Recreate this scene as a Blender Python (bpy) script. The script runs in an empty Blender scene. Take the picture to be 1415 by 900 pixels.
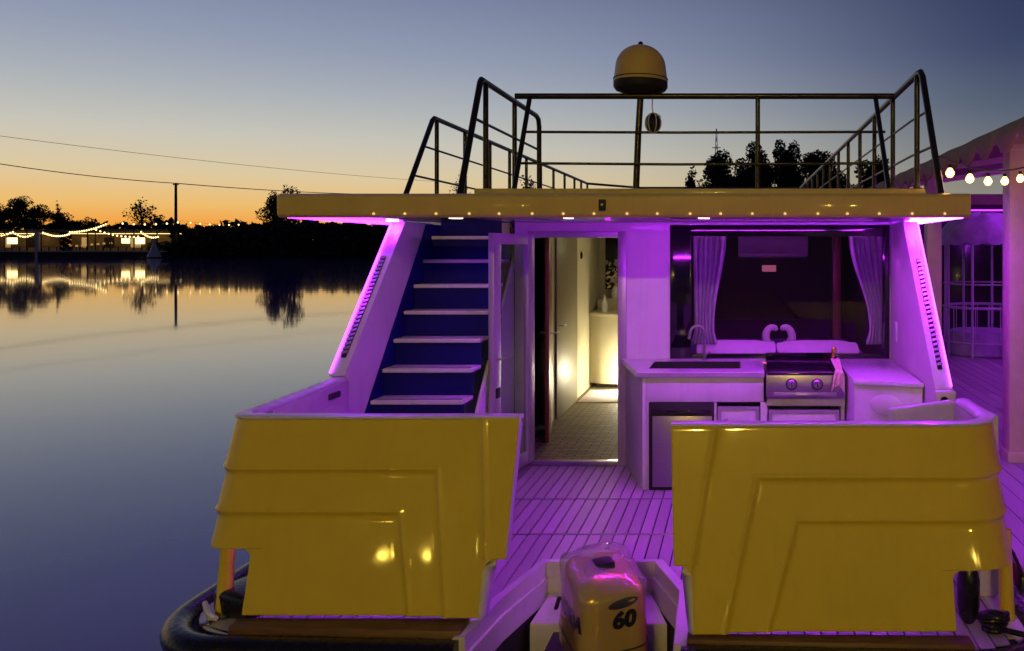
import bpy, bmesh, math, random
from mathutils import Vector, Matrix, noise
random.seed(7)
R = math.radians
sc = bpy.context.scene
COL = sc.collection

# ------------------------------------------------------------------ camera, sky, exposure
EYE = 1.87                                  # eye height above the cockpit deck (deck is z = 0)
WATER = -0.40
cam = bpy.data.cameras.new('camera')
camo = bpy.data.objects.new('camera', cam)
COL.objects.link(camo)
camo.location = (0, 0, EYE)
camo.rotation_euler = (R(90), 0, 0)
cam.sensor_width = 36
cam.lens = 1100 / 1415 * 36
cam.shift_x = -(1020 - 707.5) / 1415
cam.shift_y = -(450 - 343) / 1415
cam.clip_start = 0.05
cam.clip_end = 6000
sc.camera = camo

SUN_AZ = R(-36)
world = bpy.data.worlds.new('World')
sc.world = world
world.use_nodes = True
wt = world.node_tree
wn, wl = wt.nodes, wt.links
bg = wn['Background']
bg.inputs[1].default_value = 0.10
sky = wn.new('ShaderNodeTexSky')
sky.sky_type = 'NISHITA'
sky.sun_disc = False
sky.sun_elevation = R(-2)
sky.sun_rotation = SUN_AZ
sky.dust_density = 0.8
sky.ozone_density = 2.5
wl.new(sky.outputs[0], bg.inputs[0])


def lin(c):
    return tuple(((v / 255) / 12.92 if v / 255 <= .04045 else ((v / 255 + .055) / 1.055) ** 2.4) for v in c) + (1,)


tc = wn.new('ShaderNodeTexCoord')
nrm = wn.new('ShaderNodeVectorMath'); nrm.operation = 'NORMALIZE'
wl.new(tc.outputs['Generated'], nrm.inputs[0])
sep = wn.new('ShaderNodeSeparateXYZ'); wl.new(nrm.outputs[0], sep.inputs[0])
flat = wn.new('ShaderNodeVectorMath'); flat.operation = 'MULTIPLY'
flat.inputs[1].default_value = (1, 1, 0)
wl.new(nrm.outputs[0], flat.inputs[0])
fn = wn.new('ShaderNodeVectorMath'); fn.operation = 'NORMALIZE'
wl.new(flat.outputs[0], fn.inputs[0])
dot = wn.new('ShaderNodeVectorMath'); dot.operation = 'DOT_PRODUCT'
dot.inputs[1].default_value = (math.sin(SUN_AZ), math.cos(SUN_AZ), 0)
wl.new(fn.outputs[0], dot.inputs[0])
mr = wn.new('ShaderNodeMapRange'); mr.interpolation_type = 'SMOOTHSTEP'
mr.inputs[1].default_value = 0.54
mr.inputs[2].default_value = 1.0
wl.new(dot.outputs['Value'], mr.inputs[0])


def sky_ramp(stops):
    r = wn.new('ShaderNodeValToRGB')
    e = r.color_ramp.elements
    while len(e) < len(stops):
        e.new(0.5)
    for k, (p, c) in enumerate(stops):
        e[k].position = p
        e[k].color = lin(c)
    wl.new(sep.outputs['Z'], r.inputs[0])
    return r


r_sun = sky_ramp([(0, (234, 124, 36)), (.022, (238, 154, 56)), (.045, (232, 184, 106)), (.08, (216, 196, 156)),
                  (.12, (196, 192, 178)), (.17, (166, 171, 176)), (.22, (142, 150, 170)), (.30, (114, 122, 150)),
                  (.5, (72, 74, 128)), (1, (40, 38, 86))])
r_far = sky_ramp([(0, (150, 132, 108)), (.05, (138, 132, 122)), (.10, (112, 117, 120)), (.17, (78, 88, 108)),
                  (.24, (52, 60, 92)), (.32, (40, 46, 78)), (.5, (30, 34, 66)), (1, (22, 24, 54))])
mixs = wn.new('ShaderNodeMix'); mixs.data_type = 'RGBA'
wl.new(mr.outputs[0], mixs.inputs[0])
r_back = sky_ramp([(0, (46, 44, 58)), (.1, (44, 46, 66)), (.3, (34, 38, 66)), (1, (22, 24, 54))])
mr2 = wn.new('ShaderNodeMapRange'); mr2.interpolation_type = 'SMOOTHSTEP'
mr2.inputs[1].default_value = -.5
mr2.inputs[2].default_value = .6
wl.new(dot.outputs['Value'], mr2.inputs[0])
mixb = wn.new('ShaderNodeMix'); mixb.data_type = 'RGBA'
wl.new(mr2.outputs[0], mixb.inputs[0]); wl.new(r_back.outputs[0], mixb.inputs[6]); wl.new(r_far.outputs[0], mixb.inputs[7])
wl.new(mixb.outputs[2], mixs.inputs[6])
wl.new(r_sun.outputs[0], mixs.inputs[7])
bg2 = wn.new('ShaderNodeBackground')
wl.new(mixs.outputs[2], bg2.inputs[0])
bg2.inputs[1].default_value = 1.0
addw = wn.new('ShaderNodeAddShader')
wl.new(bg.outputs[0], addw.inputs[0]); wl.new(bg2.outputs[0], addw.inputs[1])
wl.new(addw.outputs[0], wn['World Output'].inputs[0])

sc.view_settings.view_transform = 'Standard'
sc.view_settings.look = 'None'
sc.view_settings.exposure = 0
sc.view_settings.gamma = 1
sc.view_settings.use_curve_mapping = False
sc.render.engine = 'CYCLES'
sc.cycles.use_denoising = True
sc.cycles.max_bounces = 10
sc.cycles.transparent_max_bounces = 16
sc.cycles.sample_clamp_indirect = 6
sc.cycles.caustics_reflective = False
sc.cycles.caustics_refractive = False

# ------------------------------------------------------------------ materials
M = {}


def mat(name, col, rough=.5, metal=0, var=.12, scale=6, bump=0, bscale=40, coat=0, spec=None, emit=None, estr=0,
        trans=0, rand=0, stretch=None, alpha=1, streak=0):
    m = bpy.data.materials.new(name)
    m.use_nodes = True
    nt = m.node_tree
    n, l = nt.nodes, nt.links
    b = n['Principled BSDF']
    b.inputs['Roughness'].default_value = rough
    b.inputs['Metallic'].default_value = metal
    b.inputs['Coat Weight'].default_value = coat
    b.inputs['Transmission Weight'].default_value = trans
    b.inputs['Alpha'].default_value = alpha
    if spec is not None:
        b.inputs['Specular IOR Level'].default_value = spec
    c = tuple(col) + (1,)
    t = n.new('ShaderNodeTexCoord')
    mp = n.new('ShaderNodeMapping')
    if stretch:
        mp.inputs['Scale'].default_value = stretch
    l.new(t.outputs['Object'], mp.inputs[0])
    no = n.new('ShaderNodeTexNoise')
    no.inputs['Scale'].default_value = scale
    no.inputs['Detail'].default_value = 5
    no.inputs['Roughness'].default_value = .62
    l.new(mp.outputs[0], no.inputs['Vector'])
    r = n.new('ShaderNodeValToRGB')
    r.color_ramp.elements[0].position = .28
    r.color_ramp.elements[1].position = .74
    r.color_ramp.elements[0].color = tuple(max(0, v * (1 - var)) for v in col) + (1,)
    r.color_ramp.elements[1].color = tuple(min(1, v * (1 + var)) for v in col) + (1,)
    l.new(no.outputs[0], r.inputs[0])
    out = r.outputs[0]
    if rand:
        oi = n.new('ShaderNodeObjectInfo')
        hs = n.new('ShaderNodeHueSaturation')
        ml = n.new('ShaderNodeMapRange')
        ml.inputs[3].default_value = 1 - rand
        ml.inputs[4].default_value = 1 + rand
        l.new(oi.outputs['Random'], ml.inputs[0])
        l.new(ml.outputs[0], hs.inputs['Value'])
        l.new(out, hs.inputs['Color'])
        out = hs.outputs[0]
    if streak:                          # rain runs, scuffs and grime
        m3 = n.new('ShaderNodeMapping'); m3.inputs['Scale'].default_value = (22, 22, 1.4)
        l.new(t.outputs['Object'], m3.inputs[0])
        n3 = n.new('ShaderNodeTexNoise'); n3.inputs['Scale'].default_value = 1; n3.inputs['Detail'].default_value = 6
        l.new(m3.outputs[0], n3.inputs['Vector'])
        r3 = n.new('ShaderNodeMapRange'); r3.inputs[1].default_value = .52; r3.inputs[2].default_value = .80
        r3.inputs[3].default_value = 0; r3.inputs[4].default_value = streak
        l.new(n3.outputs[0], r3.inputs[0])
        mx3 = n.new('ShaderNodeMix'); mx3.data_type = 'RGBA'
        mx3.inputs[7].default_value = tuple(v * .35 for v in col) + (1,)
        l.new(r3.outputs[0], mx3.inputs[0]); l.new(out, mx3.inputs[6]); out = mx3.outputs[2]
    l.new(out, b.inputs['Base Color'])
    rr = n.new('ShaderNodeMapRange')
    rr.inputs[3].default_value = max(.01, rough - .07 * min(1, rough * 3))
    rr.inputs[4].default_value = min(1, rough + .10 * min(1, rough * 3))
    l.new(no.outputs[0], rr.inputs[0])
    l.new(rr.outputs[0], b.inputs['Roughness'])
    if coat:
        cr_ = n.new('ShaderNodeMapRange'); cr_.inputs[1].default_value = .3; cr_.inputs[2].default_value = .75
        cr_.inputs[3].default_value = .015; cr_.inputs[4].default_value = .10
        l.new(no.outputs[0], cr_.inputs[0]); l.new(cr_.outputs[0], b.inputs['Coat Roughness'])
    if bump:
        n2 = n.new('ShaderNodeTexNoise')
        n2.inputs['Scale'].default_value = bscale
        n2.inputs['Detail'].default_value = 4
        l.new(mp.outputs[0], n2.inputs['Vector'])
        bp = n.new('ShaderNodeBump')
        bp.inputs['Strength'].default_value = bump
        bp.inputs['Distance'].default_value = .02
        l.new(n2.outputs[0], bp.inputs['Height'])
        l.new(bp.outputs[0], b.inputs['Normal'])
    if emit:
        b.inputs['Emission Color'].default_value = tuple(emit) + (1,)
        b.inputs['Emission Strength'].default_value = estr
    M[name] = m
    return m


mat('gel_lamp_yellow', (.80, .60, .040), .38, coat=.8, var=.06, scale=3, bump=.015, bscale=9, spec=.2, streak=.07)  # white gelcoat with the yellow of the warm lamps put into it
mat('fascia_lamp_tan', (.68, .53, .14), .38, coat=.5, var=.08, scale=3, spec=.2, streak=.12)  # dim warm lamplight on the fascia put into its base colour
mat('gel_white', (.74, .71, .72), .32, coat=.2, var=.08, streak=.12, scale=4, bump=.02, bscale=14)
mat('radome_lamp_tint', (.60, .42, .12), .35, var=.06, scale=6)  # warm lamp yellow put into the white dome's base colour
mat('soffit', (.60, .57, .62), .18, coat=.3, var=.05, scale=2)
mat('navy', (.003, .002, .12), .5, spec=.2, coat=0, var=.2, scale=4)
mat('tread', (.72, .68, .74), .5, var=.1, scale=20, bump=.2, bscale=120)
mat('rail', (.055, .045, .032), .28, metal=.75, var=.25, scale=9)
mat('stainless', (.46, .44, .46), .32, metal=1, var=.08, scale=8, stretch=(1, 1, 12))
mat('door_alu', (.42, .38, .44), .35, metal=.3, var=.07, scale=7)
mat('rubber', (.010, .009, .010), .26, var=.3, scale=12, bump=.15, bscale=40)
mat('black_gloss', (.006, .006, .008), .10, coat=.4, var=.3, scale=5)
mat('black_matt', (.010, .009, .011), .6, var=.3, scale=8)
mat('wood_strip', (.16, .075, .03), .45, var=.35, scale=5, stretch=(1, 8, 8))
mat('plank', (.52, .46, .48), .42, var=.14, scale=7, bump=.18, bscale=60, rand=.13, stretch=(6, .8, 6))
mat('caulk', (.012, .008, .014), .7, var=.2)
mat('trim_strip', (.62, .58, .62), .22, metal=.5, var=.08)
mat('hull', (.02, .02, .03), .25, coat=.3, var=.25, scale=3)
mat('worktop', (.74, .70, .76), .20, coat=.3, var=.10, scale=30)
mat('cupboard', (.70, .66, .70), .35, var=.08, scale=5, streak=.15)
mat('curtain', (.62, .56, .62), .85, var=.10, scale=9, bump=.1, bscale=90)
mat('towel', (.66, .60, .64), .95, var=.12, scale=30, bump=.5, bscale=120)
mat('pillow', (.78, .73, .78), .85, var=.07, scale=12, bump=.25, bscale=25)
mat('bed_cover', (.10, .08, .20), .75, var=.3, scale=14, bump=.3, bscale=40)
mat('plastic_white', (.72, .70, .70), .35, var=.04)
mat('cream_wall', (.46, .42, .29), .45, var=.07, scale=4)
mat('door_wood', (.17, .145, .09), .45, var=.22, scale=5, stretch=(7, 7, .8))
mat('dark_door', (.018, .013, .012), .22, coat=.3, var=.3, scale=4)
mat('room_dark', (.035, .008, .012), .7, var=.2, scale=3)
mat('red_wood', (.20, .055, .03), .4, var=.25, scale=4, stretch=(6, 6, 1))
mat('awning', (.32, .21, .14), .8, var=.2, scale=5, bump=.15, bscale=20)
mat('column', (.62, .50, .36), .5, var=.10, scale=6, bump=.1, bscale=30)
mat('gazebo', (.62, .58, .62), .45, var=.12, scale=9)
mat('gazebo_cloth', (.50, .44, .55), .85, var=.2, scale=6, bump=.2, bscale=30)
mat('pontoon_plank', (.40, .34, .38), .5, var=.2, scale=6, bump=.25, bscale=40, rand=.2, stretch=(6, .8, 6))
mat('dark_wall', (.05, .035, .05), .7, var=.3, scale=3)
mat('bank', (.012, .014, .010), .95, var=.5, scale=.2)
mat('bark', (.030, .022, .016), .9, var=.4, scale=5)
mat('leaf_dark', (.016, .022, .010), .8, var=.5, scale=.8, rand=.2)
mat('leaf_brown', (.060, .040, .020), .8, var=.5, scale=.8, rand=.2)
mat('pole_wood', (.06, .045, .035), .9, var=.3, scale=3)
mat('wire', (.03, .027, .025), .6, var=.1)
mat('tower_steel', (.16, .15, .15), .5, metal=.6, var=.2)
mat('concrete', (.05, .05, .05), .85, var=.25, scale=4, bump=.3, bscale=20)
mat('shore_wall', (.30, .20, .09), .75, var=.35, scale=.6)
mat('shore_dark', (.03, .022, .015), .8, var=.3, scale=1)
mat('shore_white', (.6, .58, .55), .6, var=.1, scale=2)
mat('letter_black', (.008, .008, .009), .3, var=.1)
mat('cloth_cream', (.70, .60, .42), .9, var=.12, scale=30, bump=.3, bscale=60)
mat('engine_lamp_gold', (.88, .62, .08), .24, metal=.45, coat=.8, var=.06, scale=5)  # silver cowling, gold of the lamplight put into its base colour
mat('brass', (.75, .55, .12), .22, metal=1, var=.1)


def emis(name, col, s):
    m = bpy.data.materials.new(name)
    m.use_nodes = True
    n = m.node_tree.nodes
    b = n['Principled BSDF']
    b.inputs['Base Color'].default_value = (.6, .6, .6, 1)
    b.inputs['Emission Color'].default_value = tuple(col) + (1,)
    b.inputs['Emission Strength'].default_value = s
    M[name] = m
    return m


emis('led_violet', (.30, .008, 1.0), 30)
emis('led_magenta', (.52, .022, 1.0), 145)
emis('led_pillar', (.50, .04, 1.0), 60)
emis('added_jetty_glow', (.42, .03, 1.0), 100)  # glow of the strip added out of view over the jetty
emis('led_starboard', (.38, .012, 1.0), 150)
emis('led_edge', (.42, .03, 1.0), 9)
emis('added_room_glow', (.66, .07, .95), 62)  # glow of an added strip that brightens the bedroom things
emis('led_dim', (.50, .03, .9), 2.5)
emis('bulb_warm', (1.0, .50, .08), 12)
emis('glint_warm', (1.0, .66, .22), .9)  # glow colour of the glints drawn along the fascia edge
emis('far_warm', (1.0, .68, .26), 3.2)
emis('far_soft', (1.0, .55, .15), .35)
emis('room_lamp', (1.0, .86, .50), 9)
emis('floor_lamp_glow', (1.0, .88, .58), 130)
emis('quay_lamp_glow', (1.0, .60, .16), 30)
emis('spot_white', (1.0, .85, .6), 2.0)
emis('red_glow', (1.0, .25, .30), .35)


def glass(name, tint=(1, 1, 1), rough=0.0, milk=0.0, cap=.12, crown=False):
    m = bpy.data.materials.new(name)
    m.use_nodes = True
    nt = m.node_tree
    n, l = nt.nodes, nt.links
    n.remove(n['Principled BSDF'])
    tr = n.new('ShaderNodeBsdfTransparent'); tr.inputs[0].default_value = tuple(tint) + (1,)
    gl = n.new('ShaderNodeBsdfGlossy'); gl.inputs['Roughness'].default_value = rough
    fr = n.new('ShaderNodeFresnel'); fr.inputs[0].default_value = 1.45
    mx = n.new('ShaderNodeMixShader')
    mn = n.new('ShaderNodeMath'); mn.operation = 'MINIMUM'; mn.inputs[1].default_value = cap
    l.new(fr.outputs[0], mn.inputs[0]); l.new(mn.outputs[0], mx.inputs[0]); l.new(tr.outputs[0], mx.inputs[1]); l.new(gl.outputs[0], mx.inputs[2])
    last = mx
    if milk:
        df = n.new('ShaderNodeBsdfDiffuse'); df.inputs[0].default_value = (.75, .72, .75, 1)
        m2 = n.new('ShaderNodeMixShader')
        t = n.new('ShaderNodeTexCoord')
        no = n.new('ShaderNodeTexNoise'); no.inputs['Scale'].default_value = 9; no.inputs['Detail'].default_value = 6
        l.new(t.outputs['Object'], no.inputs[0])
        mr_ = n.new('ShaderNodeMapRange'); mr_.inputs[1].default_value = .3; mr_.inputs[2].default_value = .75
        mr_.inputs[3].default_value = milk * .25; mr_.inputs[4].default_value = milk * 1.5
        l.new(no.outputs[0], mr_.inputs[0])
        fac = mr_.outputs[0]
        if crown:                       # film is gathered in several layers over the top
            sp = n.new('ShaderNodeSeparateXYZ'); l.new(t.outputs['Object'], sp.inputs[0])
            g1 = n.new('ShaderNodeMapRange'); g1.inputs[1].default_value = .06; g1.inputs[2].default_value = .20
            g1.inputs[3].default_value = .03; g1.inputs[4].default_value = 5
            l.new(sp.outputs['Z'], g1.inputs[0])
            mr_.inputs[3].default_value = milk * .8
            mm = n.new('ShaderNodeMath'); mm.operation = 'MULTIPLY'; mm.use_clamp = True
            l.new(fac, mm.inputs[0]); l.new(g1.outputs[0], mm.inputs[1]); fac = mm.outputs[0]
        l.new(fac, m2.inputs[0]); l.new(mx.outputs[0], m2.inputs[1]); l.new(df.outputs[0], m2.inputs[2])
        last = m2
    l.new(last.outputs[0], n['Material Output'].inputs[0])
    M[name] = m


glass('glass', (.82, .84, .88))
glass('window_glass', (.85, .83, .88), cap=.03)
glass('plastic_film', (.95, .95, .96), rough=.05, milk=.05, cap=.40, crown=True)

# water: calm dark river water with a few soft ripples
wm = bpy.data.materials.new('water')
wm.use_nodes = True
n, l = wm.node_tree.nodes, wm.node_tree.links
b = n['Principled BSDF']
b.inputs['Base Color'].default_value = (.075, .022, .28, 1)
b.inputs['IOR'].default_value = 1.9
b.inputs['Roughness'].default_value = .038
t = n.new('ShaderNodeTexCoord')
mp = n.new('ShaderNodeMapping'); mp.inputs['Scale'].default_value = (.35, .9, 1)
l.new(t.outputs['Object'], mp.inputs[0])
n1 = n.new('ShaderNodeTexNoise'); n1.inputs['Scale'].default_value = .8; n1.inputs['Detail'].default_value = 4
l.new(mp.outputs[0], n1.inputs[0])
bp = n.new('ShaderNodeBump'); bp.inputs['Strength'].default_value = .08; bp.inputs['Distance'].default_value = .02
l.new(n1.outputs[0], bp.inputs['Height'])
l.new(bp.outputs[0], b.inputs['Normal'])
M['water'] = wm

# interior floor: woven slatted mat
fm = mat('mat_floor', (.30, .24, .15), .65, var=.15, scale=12, bump=.2, bscale=60)
n, l = fm.node_tree.nodes, fm.node_tree.links
t = n.new('ShaderNodeTexCoord')
mp = n.new('ShaderNodeMapping'); mp.inputs['Scale'].default_value = (1, 1, 1)
l.new(t.outputs['Object'], mp.inputs[0])
br = n.new('ShaderNodeTexBrick')
br.inputs['Scale'].default_value = 1
br.inputs['Brick Width'].default_value = .16
br.inputs['Row Height'].default_value = .055
br.inputs['Mortar Size'].default_value = .007
br.inputs['Color1'].default_value = (.24, .19, .11, 1)
br.inputs['Color2'].default_value = (.15, .12, .07, 1)
br.inputs['Mortar'].default_value = (.04, .03, .02, 1)
l.new(mp.outputs[0], br.inputs[0])
l.new(br.outputs['Color'], n['Principled BSDF'].inputs['Base Color'])
bp = n.new('ShaderNodeBump'); bp.inputs['Strength'].default_value = .6; bp.inputs['Distance'].default_value = .01
l.new(br.outputs['Fac'], bp.inputs['Height']); bp.invert = True
l.new(bp.outputs[0], n['Principled BSDF'].inputs['Normal'])

# ------------------------------------------------------------------ mesh helpers
WL = {}     # world location of every object that can carry children


def tag(o, label=None, cat=None, group=None, kind=None):
    if label: o['label'] = label
    if cat: o['category'] = cat
    if group: o['group'] = group
    if kind: o['kind'] = kind
    return o


def thing(name, label, cat, loc=(0, 0, 0), group=None):
    o = bpy.data.objects.new(name, None)
    o.empty_display_size = .1
    COL.objects.link(o)
    o.location = loc
    WL[o] = Vector(loc)
    return tag(o, label, cat, group)


class MB:
    def __init__(s):
        s.v, s.f = [], []

    def add(s, vs, fs):
        k = len(s.v)
        s.v += [tuple(p) for p in vs]
        s.f += [tuple(i + k for i in f) for f in fs]
        return s

    def box(s, x0, x1, y0, y1, z0, z1):
        return s.add([(x0, y0, z0), (x1, y0, z0), (x1, y1, z0), (x0, y1, z0), (x0, y0, z1), (x1, y0, z1), (x1, y1, z1), (x0, y1, z1)],
                     [(3, 2, 1, 0), (4, 5, 6, 7), (0, 1, 5, 4), (1, 2, 6, 5), (2, 3, 7, 6), (3, 0, 4, 7)])

    def hexa(s, lo, hi):          # two quads of four points each
        return s.add(list(lo) + list(hi), [(3, 2, 1, 0), (4, 5, 6, 7), (0, 1, 5, 4), (1, 2, 6, 5), (2, 3, 7, 6), (3, 0, 4, 7)])

    def prism(s, poly, axis, a, b):   # poly in the two other axes
        def P(p, t):
            return {'x': (t, p[0], p[1]), 'y': (p[0], t, p[1]), 'z': (p[0], p[1], t)}[axis]
        n = len(poly)
        vs = [P(p, a) for p in poly] + [P(p, b) for p in poly]
        fs = [tuple(range(n))[::-1], tuple(range(n, 2 * n))] + [(i, (i + 1) % n, n + (i + 1) % n, n + i) for i in range(n)]
        return s.add(vs, fs)

    def tube(s, pts, r, seg=10, caps=True, closed=False):
        pts = [Vector(p) for p in pts]
        n = len(pts)
        rs = r if isinstance(r, (list, tuple)) else [r] * n
        vs = []
        up = None
        for i, p in enumerate(pts):
            if closed:
                d = pts[(i + 1) % n] - pts[i - 1]
            else:
                d = pts[min(i + 1, n - 1)] - pts[max(i - 1, 0)]
            d.normalize()
            if up is None:
                up = Vector((0, 0, 1)) if abs(d.z) < .9 else Vector((1, 0, 0))
            a = d.cross(up); a.normalize()
            b_ = a.cross(d); b_.normalize()
            up = b_
            for k in range(seg):
                t = 2 * math.pi * k / seg
                vs.append(p + a * math.cos(t) * rs[i] + b_ * math.sin(t) * rs[i])
        fs = []
        for i in range(n if closed else n - 1):
            j = (i + 1) % n
            for k in range(seg):
                fs.append((i * seg + k, i * seg + (k + 1) % seg, j * seg + (k + 1) % seg, j * seg + k))
        if caps and not closed:
            fs.append(tuple(range(seg))[::-1])
            fs.append(tuple((n - 1) * seg + k for k in range(seg)))
        return s.add(vs, fs)

    def lathe(s, prof, c=(0, 0, 0), seg=24, axis='z'):
        vs, fs = [], []
        for (r, h) in prof:
            for k in range(seg):
                t = 2 * math.pi * k / seg
                x, y = r * math.cos(t), r * math.sin(t)
                if axis == 'z':
                    vs.append((c[0] + x, c[1] + y, c[2] + h))
                elif axis == 'y':
                    vs.append((c[0] + x, c[1] - h, c[2] + y))
                else:
                    vs.append((c[0] + h, c[1] + x, c[2] + y))
        for i in range(len(prof) - 1):
            for k in range(seg):
                fs.append((i * seg + k, i * seg + (k + 1) % seg, (i + 1) * seg + (k + 1) % seg, (i + 1) * seg + k))
        fs.append(tuple(range(seg))[::-1])
        fs.append(tuple((len(prof) - 1) * seg + k for k in range(seg)))
        return s.add(vs, fs)

    def grid(s, fn, nu, nv, wrap=False):
        vs = [fn(i / (nu if wrap else nu - 1), j / (nv - 1)) for j in range(nv) for i in range(nu)]
        fs = []
        for j in range(nv - 1):
            for i in range(nu if wrap else nu - 1):
                k = (i + 1) % nu
                fs.append((j * nu + i, j * nu + k, (j + 1) * nu + k, (j + 1) * nu + i))
        return s.add(vs, fs)

    def build(s, name, m, parent=None, bevel=0, smooth=None, seg=2, fix=True):
        me = bpy.data.meshes.new(name)
        xs = [Vector(v) for v in s.v]
        lo = Vector((min(v.x for v in xs), min(v.y for v in xs), min(v.z for v in xs)))
        hi = Vector((max(v.x for v in xs), max(v.y for v in xs), max(v.z for v in xs)))
        c = (lo + hi) / 2
        if parent is None:
            c.z = lo.z
        me.from_pydata([v - c for v in xs], [], s.f)
        if fix or bevel:
            bm = bmesh.new(); bm.from_mesh(me)
            if fix: bmesh.ops.recalc_face_normals(bm, faces=bm.faces)
            if bevel:
                es = [e for e in bm.edges if len(e.link_faces) == 2 and e.calc_face_angle(0) > R(35)]
                bmesh.ops.bevel(bm, geom=es, offset=bevel, segments=seg, profile=.5, affect='EDGES', clamp_overlap=True)
            bm.to_mesh(me); bm.free()
        if smooth is None and bevel: smooth = 40
        if smooth:
            for p in me.polygons: p.use_smooth = True
            me.set_sharp_from_angle(angle=R(smooth))
        for mm in (m if isinstance(m, (list, tuple)) else [m]):
            me.materials.append(M[mm])
        o = bpy.data.objects.new(name, me)
        COL.objects.link(o)
        o.location = c - (WL[parent] if parent else Vector((0, 0, 0)))
        if parent: o.parent = parent
        WL[o] = c.copy()
        return o


def box(name, d, m, parent=None, bevel=.004):
    return MB().box(*d).build(name, m, parent, bevel=bevel)


def tube(name, pts, r, m, parent=None, seg=10):
    return MB().tube(pts, r, seg).build(name, m, parent, smooth=50)


def share(proto, name, loc, parent, scale=None, rot=None):
    o = proto.copy(); COL.objects.link(o)
    o.name = name
    o.parent = parent
    o.location = Vector(loc) - (WL[parent] if parent else Vector((0, 0, 0)))
    if scale: o.scale = scale
    if rot: o.rotation_euler = rot
    WL[o] = Vector(loc)
    return o


def smoothstep(a, b_, x):
    t_ = max(0, min(1, (x - a) / (b_ - a)))
    return t_ * t_ * (3 - 2 * t_)


def lerp(a, b_, t_):
    return a + (b_ - a) * t_


# ------------------------------------------------------------------ water and land
MB().add([(-3000, -200, WATER), (3000, -200, WATER), (3000, 4000, WATER), (-3000, 4000, WATER)], [(0, 1, 2, 3)]).build('water', 'water')['kind'] = 'structure'


def bank_z(x, y):
    return WATER - .6 + 1.9 * smoothstep(188, 215, y + 6 * noise.noise((x * .02, 0, 0))) + .5 * noise.noise((x * .03, y * .03, 0)) + smoothstep(300, 1500, y) * 3


g = MB()
ys = [180, 190, 196, 204, 215, 235, 270, 340, 500, 900, 1800, 3600]
xs = [-2600 + 40 * i for i in range(131)]
g.add([(x, y, bank_z(x, y)) for y in ys for x in xs],
      [(j * 131 + i, j * 131 + i + 1, (j + 1) * 131 + i + 1, (j + 1) * 131 + i) for j in range(len(ys) - 1) for i in range(130)])
g.build('far_bank', 'bank', smooth=60)['kind'] = 'structure'

# ------------------------------------------------------------------ the houseboat
boat = thing('houseboat', 'cream and white houseboat with purple lit cockpit and railed roof terrace', 'houseboat', (-.68, 8, WATER))
XL, XR = -2.73, 1.40            # outer sides of the cabin
BH = 6.83                       # aft bulkhead


def aft(x):                     # the stern edge runs slightly oblique
    return 3.78 - .043 * (x + 2.5)


WELL = [(-1.27, 3.70), (-1.22, 4.10), (-1.10, 4.58), (-.48, 4.58), (-.31, 4.20), (-.29, 3.63)]   # outboard well, aft-left round to aft-right


def well_y(x):                  # aft limit of the deck boards
    lft, rgt = WELL[:3], WELL[3:]
    if x <= WELL[0][0] or x >= WELL[5][0]: return aft(x)
    if x < WELL[2][0]:
        for a, c in zip(lft, lft[1:]):
            if a[0] <= x <= c[0]: return lerp(a[1], c[1], (x - a[0]) / (c[0] - a[0]))
    if x > WELL[3][0]:
        for a, c in zip(rgt, rgt[1:]):
            if a[0] <= x <= c[0]: return lerp(a[1], c[1], (x - a[0]) / (c[0] - a[0]))
    return 4.58


# hull with the well cut out of its stern and rounded stern corners
poly = []
for k in range(9):
    t_ = math.pi / 2 * k / 8
    poly.append((-2.42 - .36 * math.sin(t_), 4.14 - .36 * math.cos(t_)))
hullpoly = list(reversed(poly)) + [(-1.27, aft(-1.27) + .02), (-1.22, 4.10), (-1.10, 4.60), (-.48, 4.60), (-.31, 4.20), (-.29, aft(-.29) + .02)]
for k in range(9):
    t_ = math.pi / 2 * k / 8
    hullpoly.append((1.10 + .33 * math.sin(t_), 3.97 - .33 * math.cos(t_)))
hullpoly += [(1.43, 15), (.4, 17.4), (-1.7, 17.4), (-2.78, 15)]
MB().prism(hullpoly, 'z', WATER - .5, -.115).build('hull', 'hull', boat, smooth=40)
MB().prism(hullpoly, 'z', -.115, -.012).build('deck_edge', 'wood_strip', boat, smooth=40)

# rubbing strake: black rubber along the stern and round both quarters, in two lengths
for side in (0, 1):
    pts = []
    if side == 0:
        pts = [(-1.30, aft(-1.30) - .02)] + [(-1.6 - .2 * i, aft(-1.6 - .2 * i) - .02) for i in range(5)]
        pts += [(p[0] - .03 * math.sin(math.pi / 2 * k / 8), p[1] - .03 * math.cos(math.pi / 2 * k / 8)) for k, p in enumerate(poly)]
        pts += [(-2.81, 4.6), (-2.81, 8), (-2.81, 14.6)]
    else:
        pts = [(-.26, aft(-.26) - .02)] + [(0 + .2 * i, aft(.2 * i) - .02) for i in range(6)]
        for k in range(9):
            t_ = math.pi / 2 * k / 8
            pts.append((1.10 + .36 * math.sin(t_), 3.97 - .36 * math.cos(t_)))
        pts += [(1.46, 4.6), (1.46, 8), (1.46, 14.6)]
    o = tube('rubbing_strake', [(x, y - .035, -.012) for x, y in pts], .068, 'rubber', boat, 12)
    o2 = MB().tube([(x, y - .104 if y < 3.9 else y - .035, .005) for x, y in pts[:9]], .007, 6).build('steel_insert', 'stainless', o, smooth=50)

def poly_side(sg):
    if sg < 0:
        return [(-2.405, aft(-2.4) + .03)] + [(p[0] + .03, p[1] + .03) for p in poly] + [(-2.73, 5.3), (-2.405, 5.3)]
    return [(1.305, 5.28), (1.305, 3.84)] + [(1.09 + .33 * math.sin(math.pi / 2 * k / 8), 3.98 - .33 * math.cos(math.pi / 2 * k / 8)) for k in range(4, 9)] + [(1.42, 5.28)]


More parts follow.
